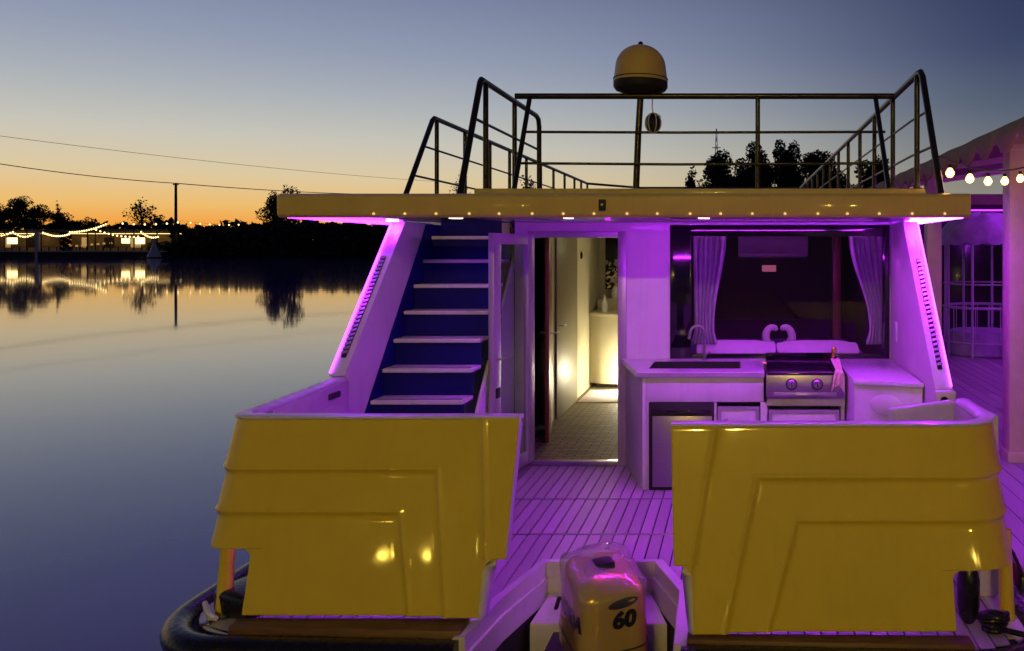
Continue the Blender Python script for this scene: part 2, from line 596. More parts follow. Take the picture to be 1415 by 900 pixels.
# deck: caulked base with separate boards
deckpoly = [(x, y + .012) for x, y in hullpoly[:len(poly) + 6 + 9]] + [(1.36, BH), (-2.7, BH)]
deck = MB().prism(deckpoly, 'z', -.012, .004).build('deck', 'caulk', boat)
for qp in (poly_side(-1), poly_side(1)):
    MB().prism(qp, 'z', .0045, .018).build('side_deck', 'gel_white', deck, bevel=.003)
pk = MB().box(-.5, .5, -.5, .5, -.5, .5).build('plank', 'plank', deck, bevel=.03, seg=1)
first = True
PW = .080
CUTS = [5.155, 5.88]
i = 0
x = -2.40
while x < 1.30:
    ya = max(well_y(x), well_y(x + PW), well_y(x + PW / 2)) + .02
    if x < -2.45: ya = max(ya, 4.14 - math.sqrt(max(0, .36 ** 2 - (x + 2.42) ** 2)) + .03)
    if x + PW > 1.1: ya = max(ya, 3.97 - math.sqrt(max(0, .33 ** 2 - min(.33, x + PW - 1.10) ** 2)) + .03)
    segs = [ya] + [c for c in CUTS if c > ya + .05] + [BH - .01]
    for a, c in zip(segs, segs[1:]):
        yy0, yy1 = a + (.012 if a in CUTS else 0), c - (.012 if c in CUTS else 0)
        loc = (x + PW / 2, (yy0 + yy1) / 2, .010)
        sca = (PW - .010, yy1 - yy0, .013)
        if first:
            pk.location = Vector(loc) - WL[deck]; pk.scale = sca; first = False
        else:
            share(pk, 'plank', loc, deck, sca)
    x += PW
for yc in CUTS:
    MB().box(-1.35, 1.30, yc - .011, yc + .011, .004, .019).build('hatch_trim', 'trim_strip', deck, bevel=.003)
MB().lathe([(.0, 0), (.035, 0), (.035, .006), (.028, .010), (0, .010)], (-1.17, 4.55, .0165), 16).build('drain_cap', 'rubber', deck, smooth=40)

# outboard well: coaming, inner walls and splash floor
outer = [(-1.33, 3.70), (-1.275, 4.125), (-1.14, 4.645), (-.44, 4.645), (-.252, 4.22), (-.235, 3.63)]
cm = MB()
for k in range(5):
    a, c, a2, c2 = WELL[k], WELL[k + 1], outer[k], outer[k + 1]
    cm.hexa([(a[0], a[1], -.02), (c[0], c[1], -.02), (c2[0], c2[1], -.02), (a2[0], a2[1], -.02)],
            [(a[0], a[1], .065), (c[0], c[1], .065), (c2[0], c2[1], .055), (a2[0], a2[1], .055)])
cm.build('well_coaming', 'gel_white', boat)
for zl, zh, wname, wmat in ((-.15, -.02, 'well_wall', 'gel_white'), (-.42, -.151, 'well_liner', 'black_matt')):
  wi = MB()
  for k in range(5):
      a, c = WELL[k], WELL[k + 1]
      m_ = Vector(((a[0] + c[0]) / 2 + .75, (a[1] + c[1]) / 2 - 4.0, 0)).normalized() * .012
      wi.hexa([(a[0], a[1], zl), (c[0], c[1], zl), (c[0] - m_.x * 0, c[1], zh), (a[0], a[1], zh)],
              [(a[0] - .012 * (1 if a[0] > -.7 else -1), a[1] - .012, zl), (c[0] - .012 * (1 if c[0] > -.7 else -1), c[1] - .012, zl),
               (c[0] - .012 * (1 if c[0] > -.7 else -1), c[1] - .012, zh), (a[0] - .012 * (1 if a[0] > -.7 else -1), a[1] - .012, zh)])
  wi.build(wname, wmat, boat)
MB().hexa([(-1.13, 4.30, -.34), (-.38, 4.30, -.34), (-.50, 4.57, -.30), (-1.08, 4.57, -.30)],
          [(-1.13, 4.30, -.16), (-.38, 4.30, -.16), (-.50, 4.57, -.10), (-1.08, 4.57, -.10)]).build('well_floor', 'gel_white', boat, bevel=.012)
MB().box(-1.0, -.5, 4.05, 4.30, -.40, -.20).build('engine_bracket', 'black_matt', boat, bevel=.01)


# transom panels: stepped mouldings, notched lower corners, rounded outer quarter
def transom(sgn, ytop, slope, xin, xo, rad, notch_in, notch_out, zb, ridges, ztop, xA, xB):
    """sgn -1 port, +1 starboard. xin(z): inner edge; notch_in=(z, depth, r); notch_out=(z, x, r)"""
    NA, NI, NB = 14, 150, 46
    NU = NA + NI + NB
    zs = [ztop - (ztop - zb) * i / 120 for i in range(121)]
    for zn, r_ in ((notch_in[0], notch_in[2]), (notch_out[0], notch_out[2])):
        zs += [zn] + [zn - r_ * (1 - math.cos(math.pi / 2 * k / 6)) for k in range(1, 7)]
    zs = sorted(set(round(z, 5) for z in zs), reverse=True)
    jumps = sorted((notch_in[0], notch_out[0]), reverse=True)
    rowz = []                      # (z, height used for the outline, new block?)
    for z in zs:
        if any(abs(z - j) < 1e-4 for j in jumps):
            rowz.append((z, z + .0005, False)); rowz.append((z, z, True))
        else:
            rowz.append((z, z, False))
    vs = []
    for z, zq, brk in rowz:
        yb = ytop - slope * (ztop - z)
        x0 = xin(z)
        zi, d, r_ = notch_in
        if zq <= zi:
            t_ = min(r_, zi - z)
            x0 += sgn * (d - r_ + math.sqrt(max(0, r_ * r_ - (r_ - t_) ** 2)))
        xoz = xo + sgn * .05 * smoothstep(ztop, notch_out[0], z) if False else xo + sgn * .10 * (ztop - z) / (ztop - zb)
        arc = rad * math.pi / 2
        ustr = abs(xoz - sgn * rad - x0)
        L = ustr + arc + .10
        zo, xn, r2 = notch_out
        if zq <= zo:
            t_ = min(r2, zo - z)
            xe = xn - sgn * 0 + sgn * (r2 - math.sqrt(max(0, r2 * r2 - (r2 - t_) ** 2)))
            L = abs(xe - x0)
        uA, uB = abs(xA - x0), abs(xB - x0)
        for i in range(NU):
            if i < NA: u = uA * i / NA
            elif i < NA + NI: u = lerp(uA, uB, (i - NA) / NI)
            else: u = lerp(uB, L, (i - NA - NI) / (NB - 1))
            if u <= ustr:
                p = Vector((x0 + sgn * u, yb, z)); nx, ny = 0, -1
            elif u <= ustr + arc:
                a = (u - ustr) / rad
                p = Vector((xoz - sgn * rad + sgn * rad * math.sin(a), yb + rad - rad * math.cos(a), z))
                nx, ny = sgn * math.sin(a), -math.cos(a)
            else:
                p = Vector((xoz, yb + rad + (u - ustr - arc), z)); nx, ny = sgn, 0
            xu = (x0 + sgn * u) * sgn     # unrolled coordinate, growing outboard
            dsp = 0
            for (zh, xa, xb, zlo) in ridges:
                f_ = (zh - z) / max(1e-6, zh - zlo)
                xe = lerp(xa, xb, max(-.5, min(1, f_))) * 1.0
                s1 = (xu - xe) / .008
                s2 = (zh - z) / .008 if zh < .93 else 99
                dd = min(s1, s2)
                dsp += -.015 / (1 + math.exp(-max(-40, min(40, dd))))
                dsp += .008 * math.exp(-((dd + 1.6) / 1.5) ** 2)
            edge = min(1, (ztop - z) / .02)
            dsp -= .010 * (1 - edge) ** 2
            vs.append(p + Vector((nx, ny, 0)) * dsp)
    g_ = MB()
    nz = len(rowz)
    fs = []
    for j in range(nz - 1):
        if rowz[j + 1][2]: continue
        for i in range(NU - 1):
            q = (j * NU + i, j * NU + i + 1, (j + 1) * NU + i + 1, (j + 1) * NU + i)
            fs.append(q if sgn < 0 else q[::-1])
    g_.add(vs, fs)
    o = g_.build('transom_panel', ['gel_lamp_yellow', 'gel_white'], boat, smooth=40, fix=False)
    me = o.data
    n0 = sum((p.normal.y for p in me.polygons)) / len(me.polygons)
    if n0 > 0: me.flip_normals()
    md = o.modifiers.new('thick', 'SOLIDIFY')
    bm = bmesh.new(); bm.from_mesh(me); bmesh.ops.remove_doubles(bm, verts=bm.verts, dist=1e-5); bm.to_mesh(me); bm.free()
    for p_ in me.polygons: p_.use_smooth = True
    md.thickness = .07; md.offset = -1; md.material_offset = 1; md.material_offset_rim = 1; md.use_even_offset = False
    xoz = xo
    cp_ = []
    for i in range(60):
        u = lerp(.0, abs(xoz - sgn * rad - xin(ztop)) + rad * math.pi / 2 + .08, i / 59)
        us = abs(xoz - sgn * rad - xin(ztop))
        if u <= us: q_, nn = Vector((xin(ztop) + sgn * u, ytop, ztop)), Vector((0, -1, 0))
        elif u <= us + rad * math.pi / 2:
            a = (u - us) / rad
            q_, nn = Vector((xoz - sgn * rad + sgn * rad * math.sin(a), ytop + rad - rad * math.cos(a), ztop)), Vector((sgn * math.sin(a), -math.cos(a), 0))
        else: q_, nn = Vector((xoz, ytop + rad + u - us - rad * math.pi / 2, ztop)), Vector((sgn, 0, 0))
        cp_.append((q_, nn))
    cm_ = MB()
    sect = [(-.004, -.014), (.002, -.006), (-.002, .002), (-.03, .007), (-.065, .006), (-.078, 0), (-.08, -.02)]
    cm_.grid(lambda u, v: (lambda e, t2: e[0] + e[1] * t2[0] + Vector((0, 0, t2[1])))(cp_[round(v * 59)], sect[round(u * 6)]), 7, 60)
    cm_.f.append(tuple(range(7))); cm_.f.append(tuple(59 * 7 + k for k in range(7)))
    cm_.build('top_cap', 'gel_white', o, smooth=50)
    return o


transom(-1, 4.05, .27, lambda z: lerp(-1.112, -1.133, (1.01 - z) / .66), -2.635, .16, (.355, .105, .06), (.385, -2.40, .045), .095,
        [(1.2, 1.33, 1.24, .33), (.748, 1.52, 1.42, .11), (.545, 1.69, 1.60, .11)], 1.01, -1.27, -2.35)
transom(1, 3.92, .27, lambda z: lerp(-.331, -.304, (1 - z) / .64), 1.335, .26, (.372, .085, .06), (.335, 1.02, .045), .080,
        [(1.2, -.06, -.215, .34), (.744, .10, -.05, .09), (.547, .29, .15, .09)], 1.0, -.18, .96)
MB().hexa([(-2.42, aft(-2.42) - .012, .0), (-1.30, aft(-1.30) - .012, .0), (-1.30, 3.86, .0), (-2.42, 3.86, .0)],
          [(-2.42, aft(-2.42), .078), (-1.30, aft(-1.30), .078), (-1.30, 3.86, .078), (-2.42, 3.86, .078)]).build('toe_rail', 'wood_strip', boat, bevel=.008)
MB().hexa([(-.235, aft(-.235) - .012, .0), (1.08, aft(1.08) - .012, .0), (1.08, 3.72, .0), (-.235, 3.74, .0)],
          [(-.235, aft(-.235), .062), (1.08, aft(1.08), .062), (1.08, 3.72, .062), (-.235, 3.74, .062)]).build('toe_rail', 'wood_strip', boat, bevel=.008)

# bulwarks behind the transoms
bl = MB().prism([(-2.645, 4.36), (-2.545, 4.36), (-2.61, 5.34), (-2.73, 5.34)], 'z', .02, .985).build('bulwark', ['gel_white'], boat, bevel=.01)
cap = MB()
N = 26
cap.grid(lambda u, v: ((lambda y, a: (lerp(-2.592, -2.672, (y - 4.2) / 1.12) + .055 * math.cos(a) * (1 + .05 * math.sin(y * 55)) * min(1, (y - 4.19) * 22), y, .985 + .026 * math.sin(a) * (1 + .12 * math.sin(y * 55)) * min(1, (y - 4.19) * 22)))(lerp(4.195, 5.32, v), 2 * math.pi * u)), 14, 70, wrap=True)
cap.build('bulwark_cap', 'gel_white', bl, smooth=60)
MB().box(-2.584, -2.574, 4.72, 4.735, .35, .86).build('panel_seam', 'black_matt', bl)
MB().box(-2.598, -2.577, 5.03, 5.17, .905, .945).build('flap_catch', 'black_matt', bl, bevel=.008)
MB().box(-2.605, -2.580, 4.78, 5.22, .30, .86).build('locker_door', 'gel_white', bl, bevel=.012)
br_ = MB().prism([(1.28, 4.22), (1.385, 4.22), (1.34, 4.60), (1.235, 4.60)], 'z', .02, .985).build('bulwark', 'gel_white', boat, bevel=.014)
MB().grid(lambda u, v: ((lambda y, a: (lerp(1.292, 1.288, (y - 4.1) / .5) + .050 * math.cos(a) * min(1, (y - 4.12) * 22, (4.612 - y) * 22), y, .985 + .026 * math.sin(a) * min(1, (y - 4.12) * 22, (4.612 - y) * 22)))(lerp(4.125, 4.61, v), 2 * math.pi * u)), 14, 40, wrap=True).build('bulwark_cap', 'gel_white', br_, smooth=60)
for sx, yy in ((-2.60, 4.02), (1.345, 3.98)):
    MB().tube([(sx, yy, .0), (sx, yy + .02, .2), (sx, yy + .05, .45)], [.040, .036, .034], 14).build('quarter_post', 'gel_lamp_yellow', boat, smooth=50)

# starboard boarding gate, swung inwards
gate = MB()
gx0, gy0, gx1, gy1 = 1.225, 4.56, .83, 4.33
dv = Vector((gx1 - gx0, gy1 - gy0, 0)); nv = Vector((-dv.y, dv.x, 0)).normalized() * .033
for t0, t1 in ((0, 1),):
    a = Vector((gx0, gy0, 0)); c = Vector((gx1, gy1, 0))
    gate.hexa([a - nv + Vector((-.03, 0, .15)), c - nv + Vector((0, 0, .15)), c + nv + Vector((0, 0, .15)), a + nv + Vector((-.03, 0, .15))],
              [a - nv + Vector((0, 0, 1.0)), c - nv + Vector((0, 0, 1.0)), c + nv + Vector((0, 0, 1.0)), a + nv + Vector((0, 0, 1.0))])
gt = gate.build('boarding_gate', 'gel_white', boat, bevel=.018, seg=3)
c = Vector((.90, 4.345, .90))
MB().box(c.x - .05, c.x + .03, c.y - .012, c.y + .015, .875, .925).build('gate_latch', 'black_matt', gt, bevel=.008)
MB().tube([(c.x + .02, c.y - .004, .905), (c.x + .10, c.y + .028, .912)], .008, 8).build('latch_lever', 'black_matt', gt, smooth=40)


# slanted side walls between bulwark and roof
def side_wall(x0, x1, ya, za, yb, zb_, foot_y):
    p = [(ya, za), (yb, zb_), (BH, zb_), (BH, .0), (foot_y, .0), (foot_y, za - .02)]
    return MB().prism(p, 'x', x0, x1).build('side_wall', 'gel_white', boat, bevel=.006)


swl = side_wall(-2.73, -2.62, 5.30, 1.02, 6.27, 2.08, 5.36)
swr = side_wall(1.31, 1.43, 5.30, .93, 6.33, 2.08, 5.32)
# grab rail on each slanted edge, a dark bar with pale cross ticks
for o_, xc, (ya, za), (yb, zb_) in ((swl, -2.675, (5.30, 1.02), (6.27, 2.08)), (swr, 1.37, (5.30, .93), (6.33, 2.08))):
    A, B = Vector((xc, ya, za)), Vector((xc, yb, zb_))
    d = (B - A).normalized()
    nrm_ = Vector((0, -d.z, d.y))
    L = (B - A).length
    s0, s1 = .10 * L, .74 * L
    q = MB()
    w = .016
    for (sa, sb) in ((s0, s1),):
        p0, p1 = A + d * sa, A + d * sb
        X = Vector((w, 0, 0)); Nn = nrm_ * .014
        q.hexa([p0 - X - Nn * .2, p0 + X - Nn * .2, p1 + X - Nn * .2, p1 - X - Nn * .2], [p0 - X + Nn, p0 + X + Nn, p1 + X + Nn, p1 - X + Nn])
    rb = q.build('grab_rail', 'black_matt', o_, bevel=.004)
    tk = MB()
    nt_ = 24
    for k in range(nt_):
        p0 = A + d * lerp(s0 + .03, s1 - .03, k / (nt_ - 1)) + nrm_ * .012
        X = Vector((.019, 0, 0)); dd = d * .010; sh = d * .012
        tk.hexa([p0 - X - dd, p0 + X - dd + sh, p0 + X + dd + sh, p0 - X + dd], [p + nrm_ * .007 for p in (p0 - X - dd, p0 + X - dd + sh, p0 + X + dd + sh, p0 - X + dd)])
    tk.build('rail_tick', 'trim_strip', o_)['kind'] = 'stuff'
for o_, xc, (ya, za), (yb, zb_) in ((swl, -2.722, (5.30, 1.02), (6.27, 2.08)), (swr, 1.422, (5.30, .93), (6.33, 2.08))):
    A, B = Vector((xc, ya, za)), Vector((xc, yb, zb_))
    d = (B - A).normalized(); nrm_ = Vector((0, -d.z, d.y)) * .010; X = Vector((.006, 0, 0))
    p0, p1 = A + d * .02, A + d * ((B - A).length - .03)
    MB().hexa([p0 - X, p0 + X, p1 + X, p1 - X], [p0 - X + nrm_, p0 + X + nrm_, p1 + X + nrm_, p1 - X + nrm_]).build('led_strip', 'led_edge', o_)
MB().box(1.300, 1.311, 6.55, 6.68, 1.10, 1.26).build('socket_box', 'plastic_white', swr, bevel=.004)
MB().box(1.30, 1.44, 5.255, 5.32, .80, .925).build('wall_foot', 'gel_white', swr, bevel=.012)
MB().lathe([(0, 0), (.026, 0), (.026, .01), (.02, .014), (0, .014)], (1.36, 5.2545, .865), 16, 'y').build('courtesy_light', 'black_gloss', swr, smooth=40)
MB().prism([(5.37, .02), (5.37, .46), (5.60, .74), (6.68, 2.07), (7.35, 2.07), (7.35, .02)], 'x', -2.6185, -2.606).build('stair_side_panel', 'navy', swl)

# stairs up to the roof
stair = MB().prism([(5.74, .02), (5.74, .50), (6.80, 1.72), (6.815, 1.76), (6.815, .02)], 'x', -1.945, -1.92).build('stairs', 'gel_white', boat)
RISE, GO = .197, .187
for k in range(-3, 8):
    z = .79 + k * RISE
    y = 5.63 + k * GO
    if z > 2.24: break
    tr = MB().box(-2.602, -1.947, y, y + GO + .03, z - .028, z).build('tread', 'tread', stair, bevel=.005)
    for gx in range(3):
        MB().box(-2.58, -1.97, y + .02 + gx * .022, y + .03 + gx * .022, z, z + .0025).build('grip_strip', 'trim_strip', stair) if k < 4 else None
    MB().box(-2.603, -1.949, y + .028, y + .045, max(.0, z - RISE), z - .0285).build('riser', 'navy', stair)

# aft bulkhead, round the doorway and the big window
DX0, DX1, DZ = -1.77, -1.005, 1.985
WX0, WX1, WZ0, WZ1 = -.585, 1.30, .90, 2.07
wall = MB()
wall.box(-1.917, DX0 - .0, BH, BH + .07, .0, 2.0895)
wall.box(DX0, DX1, BH, BH + .07, DZ, 2.0895)
wall.box(DX1, WX0, BH, BH + .07, .0, 2.0895)
wall.box(WX0, 1.309, BH, BH + .07, .0, WZ0)
wall.box(WX0, 1.309, BH, BH + .07, WZ1, 2.0895)
wall.box(WX1, 1.309, BH, BH + .07, WZ0, WZ1)
bulk = wall.build('bulkhead', 'gel_white', boat)
fr = MB()
fr.box(DX0 - .03, DX0 + .025, BH - .02, BH - .001, .0, DZ + .03)
fr.box(DX1 - .025, DX1 + .05, BH - .02, BH - .001, .0, DZ + .03)
fr.box(DX0 + .025, DX1 - .025, BH - .02, BH - .001, DZ - .025, DZ + .03)
fr.box(DX0 + .025, DX1 - .025, BH - .05, BH - .001, .018, .05)
fr.build('door_frame', 'door_alu', bulk, bevel=.004)
MB().box(DX0 + .03, DX1 - .03, BH + .001, BH + .06, .018, .04).build('door_sill', 'stainless', bulk, bevel=.004)
wf = MB()
wf.box(WX0 + .002, WX0 + .18, BH - .012, BH + .05, WZ0 + .002, WZ1 - .002)
wf.box(WX1 - .06, WX1 - .002, BH - .012, BH + .05, WZ0 + .002, WZ1 - .002)
wf.box(WX0 + .18, WX1 - .06, BH - .012, BH + .05, WZ1 - .10, WZ1 - .002)
wf.box(WX0 + .18, WX1 - .06, BH - .012, BH + .05, WZ0 + .002, WZ0 + .062)
win = wf.build('window_frame', 'black_gloss', boat, bevel=.003)
MB().box(WX0 + .18, WX1 - .06, BH + .015, BH + .021, WZ0 + .06, WZ1 - .10).build('pane', 'window_glass', win)

# open entrance door, hinged at the left jamb and swung out over the side deck
LW = .76
lf = MB()
lf.box(0, .11, -.022, .022, .06, DZ)
lf.box(LW - .13, LW, -.022, .022, .06, DZ)
lf.box(.11, LW - .13, -.021, .021, DZ - .085, DZ - .001)
lf.box(.11, LW - .13, -.021, .021, .061, .17)
dl = lf.build('entrance_door', 'door_alu', boat, bevel=.004)
dc = WL[dl].copy()
rot = Matrix.Rotation(R(-98.3), 4, 'Z')
dl.rotation_euler = (0, 0, R(-98.3))
dl.location = Vector((DX0 + .005, BH - .04, 0)) + (rot @ dc) - WL[boat]
MB().box(.10, LW - .12, -.004, .004, .16, DZ - .08).build('glass_pane', 'glass', dl)
MB().tube([(LW - .065, -.022, 1.02), (LW - .065, -.07, 1.02), (LW - .20, -.075, 1.02)], .010, 8).build('door_handle', 'stainless', dl, smooth=50)
MB().tube([(LW - .065, .022, 1.02), (LW - .065, .07, 1.02), (LW - .20, .075, 1.02)], .010, 8).build('door_handle', 'stainless', dl, smooth=50)
MB().box(LW - .10, LW - .03, .022, .034, .72, .80).build('door_lock', 'black_matt', dl, bevel=.006)

# roof: overhanging slab with a hatch over the stairs, raised terrace deck, glowing beads as fascia glints
RX0, RX1, RY0 = -2.97, 1.49, 5.20
HX0, HX1, HY0, HY1 = -2.60, -1.94, 5.60, 7.55
rf = MB()
for (a, b_, c, d) in ((RX0, RX1, RY0, HY0), (RX0, HX0, HY0, HY1), (HX1, RX1, HY0, HY1), (RX0, RX1, HY1, 17.2)):
    rf.box(a, b_, c, d, 2.09, 2.20)
roof = rf.build('roof', 'soffit', boat)
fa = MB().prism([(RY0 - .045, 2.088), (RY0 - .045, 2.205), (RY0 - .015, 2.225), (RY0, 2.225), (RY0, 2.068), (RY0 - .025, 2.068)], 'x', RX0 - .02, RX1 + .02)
fas = fa.build('fascia', 'fascia_lamp_tan', roof, bevel=.008, seg=3)
MB().box(RX0 - .03, RX0 - .001, RY0 + .001, 17.2, 2.082, 2.222).build('fascia', 'fascia_lamp_tan', roof, bevel=.008)
MB().box(RX1 + .001, RX1 + .03, RY0 + .001, 17.2, 2.082, 2.222).build('fascia', 'fascia_lamp_tan', roof, bevel=.008)
MB().box(-1.86, 1.32, 5.60, 16.9, 2.205, 2.29).build('terrace_deck', 'fascia_lamp_tan', roof, bevel=.012)
e0 = MB().lathe([(.0, -.006), (.007, -.006), (.009, 0), (.007, .006), (.003, .009), (0, .009)], (-2.36, RY0 - .046, 2.092), 10, 'y').build('edge_glint', 'glint_warm', roof, smooth=60)  # small glowing beads drawn in place of reflected lamp glints
for k in range(1, 19):
    share(e0, 'edge_glint', (-2.36 + k * .205 + random.uniform(-.01, .01), RY0 - .047, 2.0925), roof)
for xx, ww in ((-1.98, .04), (-1.19, .03), (-.24, .04)):
    MB().box(xx - ww, xx + ww, RY0 + .35, RY0 + .42, 2.075, 2.089).build('soffit_light', 'spot_white', roof, bevel=.004)
bx_ = MB().box(-.90, -.855, RY0 - .072, RY0 - .046, 2.112, 2.185).build('stern_marker', 'black_matt', roof, bevel=.006)
MB().lathe([(0, 0), (.008, 0), (.008, .004), (0, .004)], (-.877, RY0 - .0735, 2.15), 12, 'y').build('marker_lens', 'plastic_white', roof)
MB().lathe([(.016, 0), (.018, .0), (.018, .03), (.0, .03)], (-.86, RY0 + .06, 2.05), 12).build('twin_spot', 'black_matt', roof, smooth=40)

# LED tape under the overhang
MB().box(-2.955, -2.93, RY0 + .02, 6.95, 2.066, 2.089).build('led_strip', 'led_violet', roof)
MB().box(1.455, 1.475, RY0 + .02, 6.95, 2.066, 2.089).build('led_strip', 'led_starboard', roof)
MB().box(-1.10, 1.15, 5.225, 5.255, 2.0745, 2.0895).build('led_strip', 'led_magenta', roof)
for xx in (-2.675, 1.37):
    MB().box(xx - .035, xx + .035, 6.12, 6.20, 2.074, 2.089).build('pillar_light', 'led_pillar', roof, bevel=.004)

# roof rails
ZT = 3.11
railing = MB().tube([(-1.82, 6.5, ZT), (1.27, 6.5, ZT)], .024, 10).build('roof_railing', 'rail', boat, smooth=50)


def rail_part(name, pts, r=.020):
    return tube(name, pts, r, 'rail', railing)


for z in (2.55, 2.81):
    rail_part('mid_rail', [(-1.74, 6.38 if z < 2.7 else 6.44, z), (-.5, 6.5, z + .003), (1.19, 6.38 if z < 2.7 else 6.44, z)], .011)
rail_part('raked_post', [(-1.70, 6.5, ZT), (-1.70, 6.02, 2.28)])
rail_part('raked_post', [(1.12, 6.5, ZT), (1.12, 5.90, 2.28)])
rail_part('post', [(.16, 6.5, ZT), (.16, 6.5, 2.28)])
# beside the stair hatch
rail_part('hand_rail', [(-1.89, 5.40, 2.22), (-1.89, 5.83, 3.08), (-1.89, 5.86, ZT), (-1.89, 5.90, ZT), (-1.89, 7.44, ZT), (-1.89, 7.53, 3.09), (-1.89, 7.56, 3.02), (-1.89, 7.56, 2.29)], .023)
for y in (5.96, 6.73):
    rail_part('post', [(-1.89, y, ZT), (-1.89, y, 2.22)])
for z in (2.80,):
    rail_part('mid_rail', [(-1.89, 5.70, z), (-1.89, 7.56, z)], .011)
# port side
rail_part('hand_rail', [(-2.90, 6.85, 2.22), (-2.90, 7.55, 3.08), (-2.90, 7.60, ZT), (-2.90, 7.66, ZT), (-2.90, 15.3, ZT)], .023)
for y in (7.66, 8.45, 9.3, 10.1, 10.9, 11.7, 12.5, 13.3, 14.1, 14.7, 15.3):
    rail_part('post', [(-2.90, y, ZT), (-2.90, y, 2.20)])
for z, y in ((2.52, 7.10), (2.81, 7.33)):
    rail_part('mid_rail', [(-2.90, y, z), (-2.90, 15.3, z)], .010)
# starboard side
rail_part('hand_rail', [(1.335, 5.235, 2.225), (1.29, 5.57, 3.07), (1.285, 5.61, ZT), (1.28, 5.66, ZT), (1.28, 16.4, ZT)], .023)
for k in range(13):
    rail_part('post', [(1.28, 5.70 + .89 * k, ZT), (1.28, 5.70 + .89 * k, 2.285)])
for z in (2.55, 2.81):
    rail_part('mid_rail', [(1.30, 5.36 if z < 2.7 else 5.46, z), (1.28, 5.9, z), (1.28, 16.4, z)], .009)
# across the bow end
rail_part('hand_rail', [(-2.90, 15.3, ZT), (-2.0, 16.4, ZT), (1.28, 16.4, ZT)], .023)
for k in range(4):
    rail_part('post', [(-2.0 + k * .8, 16.4, ZT), (-2.0 + k * .8, 16.4, 2.285)])

# cabin shell
sh = MB()
sh.box(-2.73, -2.66, 7.56, 16.3, -.01, 2.09)
sh.box(1.33, 1.40, BH + .071, 16.3, -.01, 2.09)
sh.box(-2.66, 1.33, 16.23, 16.3, -.01, 2.09)
sh.box(-2.66, -2.0, 7.51, 7.555, -.01, 2.09)
sh.build('cabin_shell', 'gel_white', boat)
MB().box(-2.66, 1.33, BH + .075, 16.2, -.011, .012).build('cabin_floor', 'mat_floor', boat)
cw = MB()
cw.box(-2.05, -1.985, BH + .075, 11.4, .012, 2.089)
cw.box(-2.0, -.80, 11.4, 11.46, .012, 2.089)
cw.build('passage_wall', 'cream_wall', boat)
MB().box(-.84, -.78, BH + .075, 11.4, .012, 2.089).build('passage_partition', 'cream_wall', boat)
MB().box(-1.984, -1.965, BH + .08, 8.30, .015, 2.05).build('doorway_dark', 'dark_door', boat, bevel=.004)  # black sheet put in for the dark doorway in the passage wall
wd = MB().box(-1.984, -1.962, 8.62, 9.72, .015, 2.03).build('cabin_door', 'door_wood', boat, bevel=.004)
MB().tube([(-1.962, 8.70, 1.02), (-1.91, 8.70, 1.02), (-1.905, 8.81, 1.02)], .009, 8).build('door_handle', 'stainless', wd, smooth=50)
vd = MB().hexa([(-1.835, 7.56, .02), (-1.795, 7.56, .02), (-1.93, 8.27, .02), (-1.965, 8.27, .02)],
               [(-1.835, 7.56, 1.99), (-1.795, 7.56, 1.99), (-1.93, 8.27, 1.99), (-1.965, 8.27, 1.99)]).build('inner_door', 'red_wood', boat, bevel=.003)
for sx in (-1, 1):
    MB().tube([(-1.815 + sx * .02, 7.60, 1.06), (-1.815 + sx * .075, 7.60, 1.06), (-1.815 + sx * .078, 7.70, 1.06)], .010, 8).build('door_handle', 'stainless', vd, smooth=50)
MB().lathe([(0, 0), (.05, 0), (.05, .012), (.03, .018), (0, .018)], (-1.984, 10.05, 1.78), 18, 'x').build('wall_lamp', 'black_gloss', boat, smooth=40)
MB().box(-1.9, -.9, 11.385, 11.399, 1.28, 2.02).build('cabin_window', 'black_gloss', boat, bevel=.006)

# ------------------------------------------------------------------ passage furniture
cu = thing('galley_cupboard', 'cream lacquered washbasin cupboard at the end of the lit passage', 'cupboard', (-1.5, 10.95, .012))
MB().prism([(-1.98, 10.95), (-1.98, 10.62), (-1.80, 10.50), (-1.50, 10.46), (-1.20, 10.50), (-1.0, 10.62), (-1.0, 10.95)], 'z', .08, .98).build('carcass', 'cream_wall', cu, smooth=60)
MB().prism([(-1.98, 10.96), (-1.98, 10.58), (-1.80, 10.45), (-1.50, 10.41), (-1.20, 10.45), (-1.0, 10.58), (-1.0, 10.96)], 'z', .98, 1.015).build('worktop', 'cream_wall', cu, bevel=.006)
MB().box(-1.9, -1.05, 10.62, 10.95, .012, .08).build('plinth', 'dark_door', cu)
MB().tube([(-1.80, 10.85, 1.015), (-1.80, 10.85, 1.20), (-1.80, 10.78, 1.24), (-1.80, 10.70, 1.22)], .014, 8).build('tap', 'stainless', cu, smooth=50)
tag(MB().lathe([(0, 0), (.035, 0), (.04, .02), (.04, .12), (.02, .16), (.014, .18), (.014, .20), (0, .20)], (-1.78, 10.62, 1.0155), 14).build('soap_bottle', 'plastic_white', smooth=50), 'white soap bottle standing on the passage cupboard', 'bottle')
tag(MB().box(-1.95, -.85, 11.0, 11.38, .0125, 1.16).build('shelf_cabinet', 'cream_wall', bevel=.008), 'low cream cabinet under the dark passage window', 'cabinet')
fp = thing('potted_plant', 'pale flowers in a vase before the dark passage window', 'plant', (-1.72, 11.2, 1.16))
MB().lathe([(0, 0), (.05, 0), (.065, .06), (.05, .14), (.04, .16), (0, .16)], (-1.72, 11.2, 1.16), 14).build('vase', 'plastic_white', fp, smooth=50)
lv = MB()
